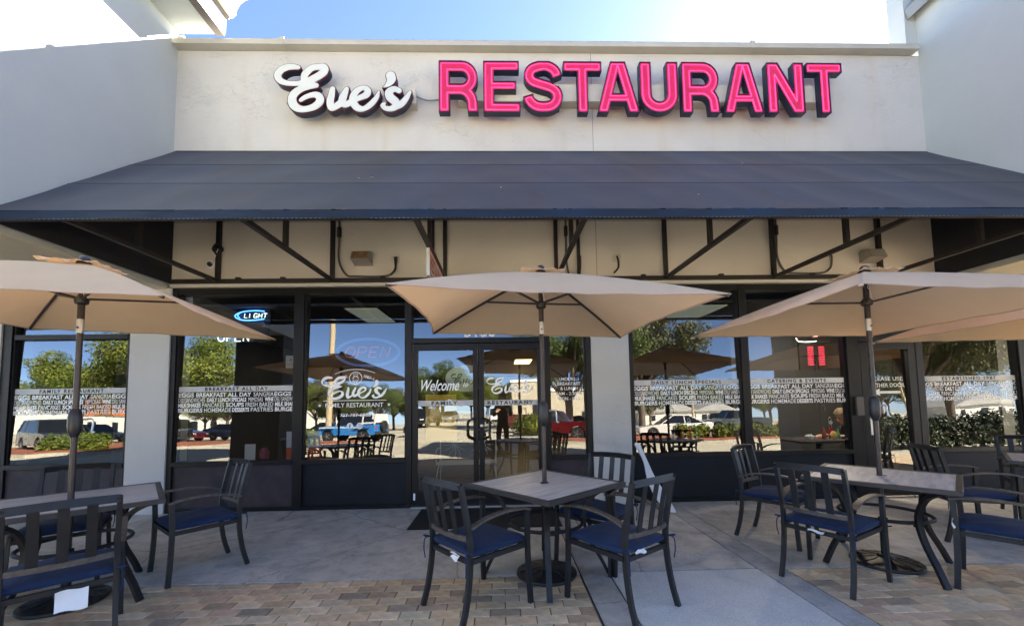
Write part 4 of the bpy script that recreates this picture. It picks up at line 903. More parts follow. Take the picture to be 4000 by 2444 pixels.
blue = mat('blue_neon', (.1, .3, 1), .4, emit=(.05, .22, 1), es=1.0); whn = mat('white_neon', (.9, .95, .9), .4, emit=(.8, 1, .85), es=.45)
dr = mat('red_neon_dim', (.35, .08, .09), .4, emit=(1, .1, .12), es=.03); db = mat('blue_neon_dim', (.08, .2, .5), .4, emit=(.1, .35, 1), es=.03); rn = mat('red_neon', (.5, .05, .08), .4, emit=(1, .05, .1), es=.13)
o = thing('neon_sign', (0, .2, 0), 0, 'blue and white neon sign with LIGHT over OPEN in the second window', 'neon sign')
box('backing', blackm, o, -4.0, -3.25, .03, .04, 2.28, 2.74)
MB().tube(smooth_path([(-3.32, 0, 2.71), (-3.45, 0, 2.72), (-3.62, 0, 2.705), (-3.72, 0, 2.66), (-3.70, 0, 2.615), (-3.6, 0, 2.585), (-3.45, 0, 2.585), (-3.32, 0, 2.60)], 5), .007, 6).build('neon_arc', blue, o, smooth=True)
MB().tube(smooth_path([(-3.66, 0, 2.69), (-3.69, 0, 2.655), (-3.66, 0, 2.615)], 5), .006, 6).build('neon_arc', blue, o, smooth=True)
neon_word('LIGHT', -3.60, 2.618, .33, .060, -.003, .0035, whn, o, .15); neon_word('OPEN', -3.95, 2.29, .46, .10, -.003, .006, whn, o)
o = thing('open_sign', (0, .2, 0), 0, 'oval OPEN neon sign with red letters in the logo window', 'neon sign')
for rx, rz_ in ((.45, .20), (.425, .18)):
    MB().tube([(-1.87+a, 0, 2.11+b) for a, b in ellipse(0, 0, rx, rz_, 40)[:-1]], .005, 6, True).build('neon_ring', db, o, smooth=True)
neon_word('OPEN', -2.20, 2.04, .66, .145, -.004, .006, dr, o, .25)
o = thing('open_sign', (0, .25, 0), 0, 'red OPEN neon sign over a red lit price board in the catering window', 'neon sign')
neon_word('OPEN', 4.33, 2.27, .46, .12, 0, .006, rn, o); MB().tube(smooth_path([(4.32, 0, 2.25), (4.36, 0, 2.2), (4.5, 0, 2.19), (4.62, 0, 2.2)], 5), .006, 6).build('neon_arc', whn, o)
box('board', blackm, o, 4.38, 4.86, .03, .06, 1.78, 2.18)
for cx in (4.50, 4.665):
    for k in range(8): box('lit_row', rn, o, cx, cx+.085, .02, .029, 1.85+k*.036, 1.85+k*.036+.024)
# things standing in or behind the windows
o = thing('poster', (-2.72, .09, .66), 0, 'white and orange poster board standing on the sill of the logo window', 'poster')
box('sheet', mat('poster_white', (.75, .80, .88), .6), o, .08, .26, 0, .008, .155, .37); box('sheet', bpy.data.materials['poster_white'], o, -.20, -.08, 0, .008, .155, .37); box('sheet', mat('poster_orange', (.75, .14, .04), .6), o, .08, .26, 0, .008, 0, .153); box('sheet', bpy.data.materials['poster_orange'], o, -.20, -.08, 0, .008, 0, .153)
o = thing('sheet_holder', (-3.40, .085, .66), 0, 'small white sheet standing on the sill of the breakfast window', 'sheet')
box('sheet', M['white_vinyl'], o, -.07, .07, 0, .006, 0, .21); 
o = thing('pink_bag', (-3.24, .14, .66), 0, 'small pink bag on the sill right of the white sheet', 'bag')
MB().lathe([(.045, 0), (.06, .02), (.06, .10), (.035, .15), (0, .16)], 16).build('bag_body', mat('pink', (.42, .12, .16), .7, var=.3, vscale=25), o, smooth=True)
o = thing('notice', (-2.99, .3, 2.0), 0, 'small framed notice inside the breakfast window', 'notice'); box('sheet', M['grey_vinyl'], o, -.07, .07, 0, .006, -.09, .09)
t = MB(); put_text(t, 'A', -.02, .02, .01, .05, -.002, off=.01); put_text(t, 'NOTICE', -.05, .05, -.05, -.02, -.002); t.build('print', M['dark_print'], o)
o = thing('oval_sign', (-.48, .09, 1.72), 0, 'pale oval restaurant name sign hanging behind the doors', 'sign')
MB().add([(a, 0, b) for a, b in ellipse(0, 0, .29, .185, 40)[:-1]]+[(a, .01, b) for a, b in ellipse(0, 0, .29, .185, 40)[:-1]], [tuple(range(40)), tuple(range(79, 39, -1))]+[(i, i+40, (i+1) % 40+40, (i+1) % 40) for i in range(40)]).build('plate', mat('oval_pale', (.72, .76, .70), .6), o, fix=True)
lp = []
for key in EVE:
    st = eve_strokes(key, lambda a, b: (a*.00020-.235, .115-b*.00020)); st = [(p, [.010*(.45+.7*abs(math.sin(i*.13+.6))) for i in range(len(r))], b) for p, r, b in st]; D, lo, h = field(st, .0022); lp += contours(D, lo, h)
q = link('print', fill_mesh('print', lp, 0, [mat('grey_ink', (.12, .13, .13), .6)]), o); q.location = (0, -.002, 0)
o = thing('poster', (-.83, .075, 1.2), 0, 'yellow poster behind the left door under the welcome lettering', 'poster'); box('sheet', mat('yellow_sheet', (.80, .52, .02), .6), o, -.21, .21, 0, .006, -.33, .30)
o = thing('notice', (-.49, .075, 1.17), 0, 'grey notice reading Please Seat Yourself behind the left door', 'notice'); box('sheet', M['grey_vinyl'], o, -.12, .12, 0, .006, -.10, .10)
t = MB(); put_text(t, 'Please', -.07, .07, .035, .075, -.002, off=.01); put_text(t, 'Seat', -.05, .05, -.015, .02, -.002, off=.01); put_text(t, 'Yourself', -.09, .09, -.075, -.035, -.002, off=.01); t.build('print', M['dark_print'], o)
# white wire bench in the entrance
o = thing('wire_bench', (-.55, .95, 0), 0, 'white wrought iron bench with flower pattern back inside the entrance', 'bench'); wm = mat('white_iron', (.85, .85, .76), .5)
box('seat', wm, o, -.46, .46, -.2, .2, .44, .46, bevel=.005)
for sx in (-1, 1):
    for sy in (-1, 1): MB().tube(smooth_path([(sx*.42, sy*.18, .44), (sx*.45, sy*.2, .25), (sx*.44, sy*.21, 0)], 4), .009, 6).build('leg', wm, o, smooth=True)
    MB().tube(smooth_path([(sx*.45, .18, .66), (sx*.47, 0, .66), (sx*.46, -.18, .62), (sx*.45, -.18, .44)], 4), .009, 6).build('armrest', wm, o, smooth=True)
MB().tube(smooth_path([(-.44, .2, .44), (-.44, .2, .8), (-.3, .2, .92), (.0, .2, .95), (.3, .2, .92), (.44, .2, .8), (.44, .2, .44)], 5), .010, 6).build('back_frame', wm, o, smooth=True)
fb = MB()
for cx in (-.22, .22):
    for k in range(12): fb.tube(smooth_path([(cx, .2, .70), (cx+.09*math.cos(k*PI/6)-.02*math.sin(k*PI/6), .2, .70+.09*math.sin(k*PI/6)), (cx+.19*math.cos(k*PI/6), .2, .70+.19*math.sin(k*PI/6))], 3), .004, 5)
fb.build('flower_back', wm, o)
# dining tables with things on them
tm_ = mat('dining_top', (.035, .03, .03), .35)
def dining(x, y, lab):
    t = thing('dining_table', (x, y, 0), 0, lab, 'table'); box('top', tm_, t, -.55, .55, -.36, .36, .72, .75, bevel=.006); MB().lathe([(.25, 0), (.25, .03), (.04, .05), (.04, .72)], 16).build('pedestal', blackm, t, smooth=True)
dining(4.85, .62, 'dark dining table at which the woman sits behind the catering window'); dining(2.9, 1.05, 'dark dining table behind the daily specials window'); dining(8.2, 1.0, 'dark dining table behind the established window')
def caddy(x, y, lab, k=1):
    t = thing('condiment_caddy', (x, y, .752), 0, lab, 'condiment caddy'); wr_ = mat('wire', (.7, .7, .68), .3, metal=.6)
    for z in (.004, .07): MB().tube([(.11*math.cos(a*PI/8), .07*math.sin(a*PI/8), z) for a in range(16)], .004, 6, True).build('wire_ring', wr_, t)
    MB().tube(smooth_path([(-.02, 0, 0), (-.02, 0, .25), (-.02, 0, .30), (0, 0, .33), (.02, 0, .30), (.02, 0, .25), (.02, 0, 0)], 4), .004, 6).build('handle', wr_, t)
    MB().add([(0, -.012, .21), (.035, -.012, .25), (0, -.012, .29), (-.035, -.012, .25)], [(0, 1, 2, 3)]).build('card', M['white_vinyl'], t)
    b = MB().lathe([(.025, 0), (.027, .10), (.012, .15), (.012, .17), (0, .175)], 12); q = b.build('hot_sauce_bottle', mat('hot_sauce', (.45, .10, .02), .3), t, smooth=True); q.location = (-.12, -.02, 0)
    MB().lathe([(.034, 0), (.036, .12), (.02, .15), (.01, .19), (0, .19)], 12).build('ketchup_bottle', mat('ketchup', (.25, .01, .01), .35), t, smooth=True)
    q = MB().lathe([(.036, 0), (.036, .10), (.02, .12), (0, .12)], 12).build('mustard_jar', mat('mustard', (.55, .35, .08), .5), t, smooth=True); q.location = (.0, -.05, 0)
    q = MB().lathe([(.022, 0), (.022, .09), (.01, .12), (.01, .15), (0, .15)], 12).build('green_bottle', mat('green_cap', (.12, .35, .18), .4), t, smooth=True); q.location = (.09, -.03, 0)
    return t
caddy(4.95, .5, 'wire caddy of sauce bottles on the table in front of the seated woman'); caddy(2.98, .9, 'wire caddy of sauce bottles behind the daily specials window'); caddy(8.3, .85, 'wire caddy of sauce bottles behind the established window')
for x, y, lab in ((4.62, .5, 'white bowl of sugar packets left of the caddy by the woman'), (2.72, .9, 'white bowl of sugar packets behind the daily specials window')):
    o = thing('sugar_bowl', (x, y, .752), 0, lab, 'bowl'); MB().lathe([(.03, 0), (.055, .03), (.062, .055), (.055, .05), (0, .03)], 16).build('bowl', M['white_vinyl'], o, smooth=True)
    for k in range(5): MB().box(-.02, .02, -.002, .002, 0, .05).build('packet', M['tag'], o).matrix_local = Matrix.Translation((-.03+.015*k, .0, .025)) @ Matrix.Rotation(.3*k, 4, 'Z')
for x in (5.18, 5.25):
    o = thing('shaker', (x, .46, .752), 0, 'white shaker beside the sauce caddy' if x < 5.2 else 'white shaker nearest the woman\'s hands', 'shaker', 'pair of shakers')
    MB().lathe([(.018, 0), (.018, .04), (.014, .045), (.016, .05), (.016, .062), (0, .065)], 12).build('shaker_body', M['white_vinyl'], o, smooth=True)

# =================================================================== PEOPLE
def skin_body(name, joints, edges, m, parent, sub=2):
    me = bpy.data.meshes.new(name); ks = list(joints); me.from_pydata([joints[k][0] for k in ks], [(ks.index(a), ks.index(b)) for a, b in [(a, b) for a, b in edges]][:], [])
    o = bpy.data.objects.new('tmpb', me); COL.objects.link(o); md = o.modifiers.new('s', 'SKIN')
    for i, k in enumerate(ks):
        r = joints[k][1]; r = r if isinstance(r, tuple) else (r, r); me.skin_vertices[0].data[i].radius = r; me.skin_vertices[0].data[i].use_root = (i == 0)
    md2 = o.modifiers.new('u', 'SUBSURF'); md2.levels = sub; bpy.context.view_layer.update()
    out = bpy.data.meshes.new_from_object(o.evaluated_get(bpy.context.evaluated_depsgraph_get())); bpy.data.objects.remove(o)
    out.name = name; out.materials.clear(); out.materials.append(m); out.polygons.foreach_set('use_smooth', [True]*len(out.polygons)); return link(name, out, parent)
skin = mat('skin', (.50, .29, .20), .55, var=.08, vscale=20); hairm = mat('hair_brown', (.10, .07, .045), .7, col2=(.20, .145, .095), vscale=30, stretch=(1, 1, .3), bump=.5, bscale=60)
blk = mat('black_shirt', (.008, .008, .010), .85, bump=.2, bscale=20)
def head(par, loc, rz, pitch, skinm, hm, long=True):
    q = link('head', None, par); q.matrix_local = Matrix.Translation(loc) @ Matrix.Rotation(rz, 4, 'Z') @ Matrix.Rotation(pitch, 4, 'X')   # face looks -y
    def hf(u, v):
        th = 2*PI*u; ph = PI*v; x = math.sin(ph)*math.sin(th); y = -math.sin(ph)*math.cos(th); z = math.cos(ph)
        w = .072*(1-.22*max(0, -z)**1.5); d = .095; px, py, pz = x*w, y*d, z*.118
        f = max(0, -y)
        if f > .2:
            nose = math.exp(-((px/.014)**2+((pz+.008)/.028)**2)); py -= .026*nose
            eye = math.exp(-((abs(px)-.030)**2/.00018+(pz-.015)**2/.00016)); py += .008*eye
            brow = math.exp(-((abs(px)-.028)**2/.0005+(pz-.038)**2/.00012)); py -= .005*brow
            lip = math.exp(-((px/.024)**2+((pz+.052)/.009)**2)); py -= .006*lip
            chin = math.exp(-((px/.03)**2+((pz+.095)/.02)**2)); py -= .012*chin
            cheek = math.exp(-((abs(px)-.042)**2/.0004+(pz+.02)**2/.0006)); py -= .004*cheek
        return (px, py, pz)
    MB().grid(hf, 48, 32).build('face', skinm, q, smooth=True)
    for s in (-1, 1):
        MB().lathe([(0, .0), (.008, .002), (.010, .006), (0, .010)], 10).build('eye', M['dark_print'], q).matrix_local = Matrix.Translation((s*.030, -.078, .014)) @ Matrix.Rotation(PI/2, 4, 'X')
        MB().lathe([(0, -.026), (.014, -.018), (.018, 0), (.014, .02), (0, .026)], 10).build('ear', skinm, q, smooth=True).location = (s*.072, .01, -.005)
    MB().box(-.02, .02, -.094, -.090, -.054, -.050).build('mouth', mat('lips', (.28, .10, .09), .5), q)
    def hr(u, v):
        th = 2*PI*u; ph = PI*(.0+.80*v if long else .56*v); c = -math.cos(th)
        lim = 1.0
        x = math.sin(ph)*math.sin(th); y = -math.sin(ph)*math.cos(th); z = math.cos(ph)
        if y < -.25 and z < .45: y = -.25-(y+.25)*.0; 
        k = 1.0+.05*math.sin(th*9+z*4)*math.sin(ph)
        return (x*.092*k*(1.08 if z < 0 else 1), y*.112*k+.012, z*.136+(-.02 if z < -.3 else .004))
    MB().grid(hr, 40, 20).build('hair', hm, q, smooth=True)
    return q
def hand(par, loc, mtx, skinm):
    q = link('hand', None, par); q.matrix_local = Matrix.Translation(loc) @ mtx
    b = MB().box(-.038, .038, -.095, 0, -.012, .012); b.build('palm', skinm, q, bevel=.010)
    for i, (x, l) in enumerate(((-.030, .066), (-.010, .076), (.011, .072), (.030, .056))):
        MB().tube([(x, -.088, 0), (x, -.088-l*.5, -.004), (x*1.05, -.088-l*.8, -.016), (x*1.05, -.088-l, -.030)], [.0095, .009, .0085, .006], 8).build('finger', skinm, q, smooth=True)
    MB().tube([(-.034, -.03, 0), (-.058, -.055, -.008), (-.062, -.085, -.018)], [.012, .011, .008], 8).build('thumb', skinm, q, smooth=True)
# woman seated at the table, head bowed over it
w = thing('person', (5.42, .66, 0), 0, 'older woman in a black top sitting behind the catering window, looking down at the table', 'person')
J = {'pelvis': ((0.10, 0, .50), (.15, .13)), 'waist': ((.08, 0, .66), (.13, .12)), 'chest': ((0.0, 0, .82), (.15, .125)), 'neckb': ((-.07, 0, .93), (.07, .06)),
     'shl': ((-.02, -.17, .88), .062), 'ell': ((-.12, -.24, .70), .048), 'wrl': ((-.32, -.16, .79), .032), 'shr': ((-.02, .17, .88), .062), 'elr': ((-.14, .24, .74), .048), 'wrr': ((-.36, .10, .79), .032),
     'hpl': ((0.02, -.10, .49), .085), 'knl': ((-.36, -.12, .50), .065), 'anl': ((-.33, -.12, .08), .045), 'tol': ((-.46, -.12, .04), .035), 'hpr': ((0.02, .10, .49), .085), 'knr': ((-.36, .12, .50), .065), 'anr': ((-.33, .12, .08), .045), 'tor': ((-.46, .12, .04), .035)}
ED = [('pelvis', 'waist'), ('waist', 'chest'), ('chest', 'neckb'), ('chest', 'shl'), ('shl', 'ell'), ('ell', 'wrl'), ('chest', 'shr'), ('shr', 'elr'), ('elr', 'wrr'), ('pelvis', 'hpl'), ('hpl', 'knl'), ('knl', 'anl'), ('anl', 'tol'), ('pelvis', 'hpr'), ('hpr', 'knr'), ('knr', 'anr'), ('anr', 'tor')]
skin_body('body', J, ED, blk, w)
skin_body('forearm', {'a': ((-.13, -.235, .715), .044), 'b': ((-.22, -.20, .757), .038), 'c': ((-.33, -.155, .80), .027)}, [('a', 'b'), ('b', 'c')], skin, w)
skin_body('neck', {'a': ((-.05, 0, .92), .052), 'b': ((-.105, 0, .99), .048), 'c': ((-.14, 0, 1.05), .05)}, [('a', 'b'), ('b', 'c')], skin, w)
head(w, (-.17, -.01, 1.075), -PI/2+.30, rad(28), skin, hairm)
hand(w, (-.33, -.155, .79), Matrix.Rotation(-PI/2-.3, 4, 'Z'), skin); hand(w, (-.36, .10, .79), Matrix.Rotation(-PI/2+.3, 4, 'Z'), skin)
o = thing('dining_chair', (5.52, .66, 0), 0, 'dark chair under the seated woman', 'chair')
box('seat', blackm, o, -.22, .22, -.22, .22, .36, .40); box('backrest', blackm, o, .20, .23, -.2, .2, .42, .85)
for sx in (-.2, .2):
    for sy in (-.2, .2): box('leg', blackm, o, sx-.018, sx+.018, sy-.018, sy+.018, 0, .358)
# the photographer: seen only mirrored in the doors
w = thing('person', (.02, -5.98, 0), 0, 'photographer in dark clothes holding up a phone, mirrored in the right door', 'person')
J = {'pelvis': ((0, 0, .92), (.16, .12)), 'waist': ((0, 0, 1.06), (.14, .11)), 'chest': ((0, 0, 1.28), (.17, .12)), 'neckb': ((0, .0, 1.44), (.06, .06)), 'shl': ((-.18, 0, 1.38), .062), 'ell': ((-.24, .10, 1.15), .048), 'wrl': ((-.10, .29, 1.33), .032),
     'shr': ((.18, 0, 1.38), .062), 'elr': ((.24, .10, 1.15), .048), 'wrr': ((.10, .29, 1.33), .032), 'hpl': ((-.09, 0, .86), .095), 'knl': ((-.11, .02, .47), .065), 'anl': ((-.11, 0, .08), .045), 'tol': ((-.12, .13, .035), .035),
     'hpr': ((.09, 0, .86), .095), 'knr': ((.11, .02, .47), .065), 'anr': ((.11, 0, .08), .045), 'tor': ((.12, .13, .035), .035)}
skin_body('body', J, ED, blk, w)
head(w, (0, .02, 1.58), PI, rad(8), skin, mat('hair_dark', (.03, .022, .018), .6), False)
skin_body('neck', {'a': ((0, .0, 1.42), .05), 'c': ((0, .01, 1.50), .05)}, [('a', 'c')], skin, w)
hand(w, (-.10, .29, 1.33), Matrix.Rotation(PI+.5, 4, 'Z') @ Matrix.Rotation(.5, 4, 'X'), skin); hand(w, (.10, .29, 1.33), Matrix.Rotation(PI-.5, 4, 'Z') @ Matrix.Rotation(.5, 4, 'X'), skin)
o = thing('phone', (.02, -5.61, 1.40), 0, 'black phone held up by the photographer', 'phone'); box('case', M['plastic_black'], o, -.08, .08, -.006, .004, -.038, .038, bevel=.004)

# =================================================================== THE LOT ACROSS THE FORECOURT (mirrored in the glass)
mulch = mat('red_mulch', (.20, .055, .025), .95, col2=(.36, .12, .06), vscale=18, bump=.8, bscale=40, bdist=.03)
grass = mat('dry_grass', (.13, .13, .03), .95, var=.3, vscale=4)
def island(pts, lab=None):
    o = link('planting_island', None); tag(o, kind='structure')
    MB().prism(pts, 'z', -.119, .02).build('kerb', mat('kerb_pale', (.36, .33, .26), .9), o, fix=True)
    cx = sum(p[0] for p in pts)/len(pts); cy = sum(p[1] for p in pts)/len(pts)
    q = [(cx+(a-cx)*.955, cy+(b-cy)*.94) for a, b in pts]; MB().prism(q, 'z', .021, .06).build('mulch', mulch, o, fix=True)
island([(-29, -14.5), (-21, -13.2), (-18.5, -15), (-17, -19), (-17, -23), (-20, -25), (-29, -26)])
island([(-13.8, -18.5), (-10.2, -17.6), (-8.2, -19.2), (-9.2, -21.5), (-13.8, -22)])
island([(.6, -18.3), (3.4, -15.4), (8, -14.6), (18, -15.2), (19, -18.5), (13, -21.5), (9, -24.5), (2.2, -22.5)])
island([(20, -11.5), (34, -11), (34, -17), (21, -16)])
lm = mat('line_paint', (.55, .53, .46), .8, var=.2, vscale=2)
ln = MB()
for k in range(9): ln.box(-14+k*2.75, -13.9+k*2.75, -40, -35, -.1185, -.1155)
ln.box(-16, 16, -9.1, -9.0, -.1185, -.1155); ln.box(-16, 4, -12.6, -12.5, -.1185, -.1155)
q = ln.build('lane_marking', lm); tag(q, kind='structure')
q = box('yellow_kerb_marking', mat('yellow_paint', (.60, .30, .02), .7), None, 3.2, 4.6, -6.6, -6.2, -.118, -.02); tag(q, kind='structure')
def leafmat(n, a, b):
    m, t, p = nodes(n); p.inputs['Roughness'].default_value = .55; p.inputs['Specular IOR Level'].default_value = .3
    tc = t.nodes.new('ShaderNodeTexCoord'); no = t.nodes.new('ShaderNodeTexNoise'); no.inputs['Scale'].default_value = 1.1; no.inputs['Detail'].default_value = 6; t.links.new(tc.outputs['Object'], no.inputs[0])
    mr = t.nodes.new('ShaderNodeMapRange'); mr.inputs[1].default_value = .35; mr.inputs[2].default_value = .65; t.links.new(no.outputs[0], mr.inputs[0])
    mx = t.nodes.new('ShaderNodeMix'); mx.data_type = 'RGBA'; mx.inputs[6].default_value = (*a, 1); mx.inputs[7].default_value = (*b, 1); t.links.new(mr.outputs[0], mx.inputs[0]); t.links.new(mx.outputs[2], p.inputs['Base Color'])
    return m
LM = [leafmat('oak_leaf', (.035, .055, .012), (.10, .13, .03)), leafmat('bright_leaf', (.05, .08, .008), (.17, .19, .025)), leafmat('olive_leaf', (.05, .055, .02), (.13, .13, .05))]
bark = mat('bark', (.12, .09, .065), .9, var=.3, vscale=8, bump=.6, bscale=12)
rg = np.random.default_rng(3)
def leaves(blobs, n, size):
    """n small bent leaf quads spread over the shells of the blobs"""
    wt = np.array([b[3]**2 for b in blobs]); wt = wt/wt.sum(); pick = rg.choice(len(blobs), n, p=wt); B = np.array([b[:5] for b in blobs])[pick]
    d = rg.normal(size=(n, 3)); d /= np.linalg.norm(d, axis=1)[:, None]; r = rg.uniform(.55, 1.08, n)[:, None]
    c = B[:, :3]+d*r*np.stack([B[:, 3], B[:, 3], B[:, 3]*B[:, 4]], 1)
    a = rg.normal(size=(n, 3)); a /= np.linalg.norm(a, axis=1)[:, None]; b = np.cross(a, d+rg.normal(size=(n, 3))*.6); b /= np.linalg.norm(b, axis=1)[:, None]+1e-9
    s = (size*rg.uniform(.6, 1.3, n))[:, None]; v = np.stack([c-a*s, c+b*s*.5, c+a*s, c-b*s*.5], 1).reshape(-1, 3)
    me = bpy.data.meshes.new('leaf'); me.vertices.add(len(v)); me.vertices.foreach_set('co', v.ravel()); me.loops.add(4*n); me.loops.foreach_set('vertex_index', np.arange(4*n)); me.polygons.add(n); me.polygons.foreach_set('loop_start', np.arange(n)*4); me.polygons.foreach_set('loop_total', np.full(n, 4)); me.update(); return me
def make_tree(seed, R, H, n, lm, lab, size=.13, trunk=.2):
    rr = random.Random(seed); t = thing('tree', (0, 0, 0), 0, lab, 'tree')
    tr = MB(); blobs = []; fork = H*.28
    tr.tube(smooth_path([(0, 0, -.1), (.06, .02, fork*.5), (0, .05, fork)], 4), [trunk*1.25]+[trunk]*8, 10)
    nl = 9
    for k in range(nl):
        a = 2*PI*k/nl+rr.uniform(-.3, .3); el = rr.uniform(.25, 1.2); L = R*rr.uniform(.65, .95) if el < .8 else R*.7
        e = (math.cos(a)*L*math.cos(el*.8), math.sin(a)*L*math.cos(el*.8), min(H*.86, fork+L*math.sin(el)+H*.12))
        m_ = (e[0]*.45+rr.uniform(-.2, .2), e[1]*.45+rr.uniform(-.2, .2), fork+(e[2]-fork)*.62); pts = smooth_path([(0, .05, fork*.9), m_, e], 4); tr.tube(pts, [trunk*.6*(1-.085*i) for i in range(len(pts))], 7)
        for q in range(5):
            w_ = rr.uniform(.5, 1.05); blobs.append((e[0]*w_+rr.uniform(-.9, .9), e[1]*w_+rr.uniform(-.9, .9), e[2]*(.55+.45*w_)+rr.uniform(-.5, .7), R*rr.uniform(.14, .27), rr.uniform(.6, .9)))
    me = leaves(blobs, n, size); me.materials.append(lm); c = link('crown', me, t); tr.build('trunk', bark, t, smooth=True); return t
def place(t, x, y, sc=1, rz=0): t.location = (x, y, -.12); t.scale = (sc, sc, sc); t.rotation_euler = (0, 0, rz)
tA = make_tree(1, 6.2, 8.2, 36000, LM[1], 'leafy bright green tree mirrored in the breakfast window', .10, .22); place(tA, -23.2, -24)
tB = make_tree(2, 5.0, 9.4, 36000, LM[0], 'dark oak mirrored beside the opening hours, behind the red pickup', .095, .26); place(tB, 5.2, -26.0, 1.12)
tC = make_tree(3, 5.6, 9.8, 38000, LM[2], 'large olive oak mirrored in the daily specials window', .10, .24); place(tC, 12.2, -30, 1.2, .5)
def tcopy(t, x, y, sc, rz, lab, group=None):
    c = copy_tree(t); place(c, x, y, sc, rz); c['label'] = lab
    if group: c['group'] = group
tcopy(tC, 31, -24, 1.15, 2, 'oak mirrored in the side door'); tcopy(tB, 40, -30, 1.2, 1, 'oak mirrored in the established window'); tcopy(tA, -40, -34, 1.0, 3, 'tree mirrored behind the parked cars at far left')
rr = random.Random(5); k = 0
for i in range(44):
    x = -66+i*4.0+rr.uniform(-1.2, 1.2); y = -60-rr.uniform(0, 12)
    if x > 0: y -= 34; 
    if x < -38: y -= 10
    tcopy([tC, tB, tC, tA, tB][i % 5], x, y, rr.uniform(.8, 1.15) if x < 0 else rr.uniform(1.0, 1.3), rr.uniform(0, 6), 'tree in the far row beyond the parking lot, mirrored small', 'far trees beyond the lot')
for i, (x, y) in enumerate([(-17, -52), (-25, -56), (-3.2, -56), (24, -60), (-10.5, -62)]): tcopy([tB, tC, tA][i % 3], x, y, .8, i, ['tree behind the wooden pole, mirrored', 'tree behind the parked silver car, mirrored', 'tree mirrored behind the right door handle', 'tree beyond the grey pickup, mirrored', 'tree mirrored above the blue off-roader'][i])
def bush(x, y, rx, ry, hz, lm, lab, cat='bush', n=2600):
    t = thing('hedge' if cat == 'hedge' else 'bush', (x, y, -.05), 0, lab, cat); blobs = []
    L = max(rx, ry); m_ = max(3, int(L/.35))
    for i in range(m_): blobs.append(((rx-.3)*(2*i/(m_-1)-1) if rx > ry else rr.uniform(-.3, .3), (ry-.3)*(2*i/(m_-1)-1) if ry >= rx else rr.uniform(-.3, .3), hz*.5+rr.uniform(-.1, .12), hz*.55, .9))
    me = leaves(blobs, n, .07); me.materials.append(lm); link('foliage', me, t)
bush(13.4, -17.0, 3.9, .6, .8, LM[1], 'clipped green hedge mirrored before the white sedan', 'hedge', 9000); bush(15.5, -7.2, 6.0, .6, 1.2, leafmat('shade_tinted_leaf', (.012, .02, .008), (.03, .042, .014)), 'dark hedge mirrored low in the side door', 'hedge', 14000)  # second hedge: leaf colour darkened to stand in for the building's shade
bush(-11.4, -17.6, .9, .8, 1.0, LM[1], 'yellow-green bush mirrored before the blue off-roader'); bush(1.6, -16.9, .8, .7, 1.1, LM[1], 'bright bush mirrored left of the red pickup'); bush(-21.2, -15.6, 1.2, .8, 1.0, LM[1], 'low bush mirrored left of the umbrella pole'); bush(-18.6, -16.6, .9, .7, 1.0, LM[1], 'low bush mirrored right of the umbrella pole')
# poles and wires
wood = mat('pole_wood', (.42, .33, .20), .85, var=.15, vscale=4, stretch=(6, 6, .4)); grey = mat('steel_pole', (.30, .30, .29), .5)
def pole(x, y, h, r, m_, lab, arms=False):
    o = thing('utility_pole', (x, y, -.12), 0, lab, 'pole'); MB().tube([(0, 0, 0), (0, 0, h)], [r*1.2, r*.8], 12).build('shaft', m_, o, smooth=True)
    if arms: MB().bar((-1.1, 0, h-.6), (1.1, 0, h-.6), .1, .12).build('crossarm', m_, o)
pole(-13.9, -28, 14, .22, wood, 'tall pale wooden pole mirrored beside the blue off-roader'); pole(27, -52, 10.5, .14, wood, 'thin pole with crossarm mirrored near the umbrella tip', True); pole(58, -52, 10.5, .14, wood, 'pole with crossarm mirrored in the established window', True)
o = thing('power_lines', (0, 0, 0), 0, 'thin power lines strung between the mirrored poles', 'wires')
for dz, dx in ((9.9, -1), (9.9, 1), (8.6, 0)): MB().tube([(27+dx+31*i/10, -52, dz-.9*math.sin(PI*i/10)) for i in range(11)], .03, 4).build('wire', M['steel'], o); MB().tube([(27+dx-40*i/10, -52-30*i/10, dz-.9*math.sin(PI*i/10)) for i in range(11)], .03, 4).build('wire', M['steel'], o)
# buildings across the lot
def shed(x0, x1, y0, y1, h, m_, lab, roofc=None, extra=None):
    o = thing('shop_building', (x0, y0, 0), 0, lab, 'building'); L = x1-x0; D_ = y1-y0
    box('wall', m_, o, 0, L, 0, D_, -.12, h); box('roof_edge', roofc or M['coping'], o, -.2, L+.2, -.2, D_+.15, h+.002, h+.35)
    n = max(2, int(L/5))
    for i in range(n): a = (i+.5)*L/n; box('window', M['panel_dark'], o, a-.9, a+.9, D_+.003, D_+.04, .3 if i % 2 else 0, 2.4)
    if extra: extra(o, L, D_, h)
beige = mat('beige_wall', (.48, .42, .30), .8, var=.05); whitew = mat('white_wall', (.62, .60, .54), .8); orange = mat('orange_fascia', (.62, .16, .02), .6)
def ofx(o, L, D_, h): box('orange_fascia', orange, o, L*.45, L*.62, D_+.05, D_+.5, h*.55, h*1.15); box('orange_fascia', orange, o, L*.86, L*.96, D_+.05, D_+.5, h*.5, h*1.0)
shed(-150, -50, -125, -100, 7.5, whitew, 'long pale store with orange fascia mirrored far left', None, ofx)
shed(1.5, 16, -70, -52, 5.2, beige, 'beige building with lamps mirrored behind the red pickup', M['white_vinyl'])
houses = []
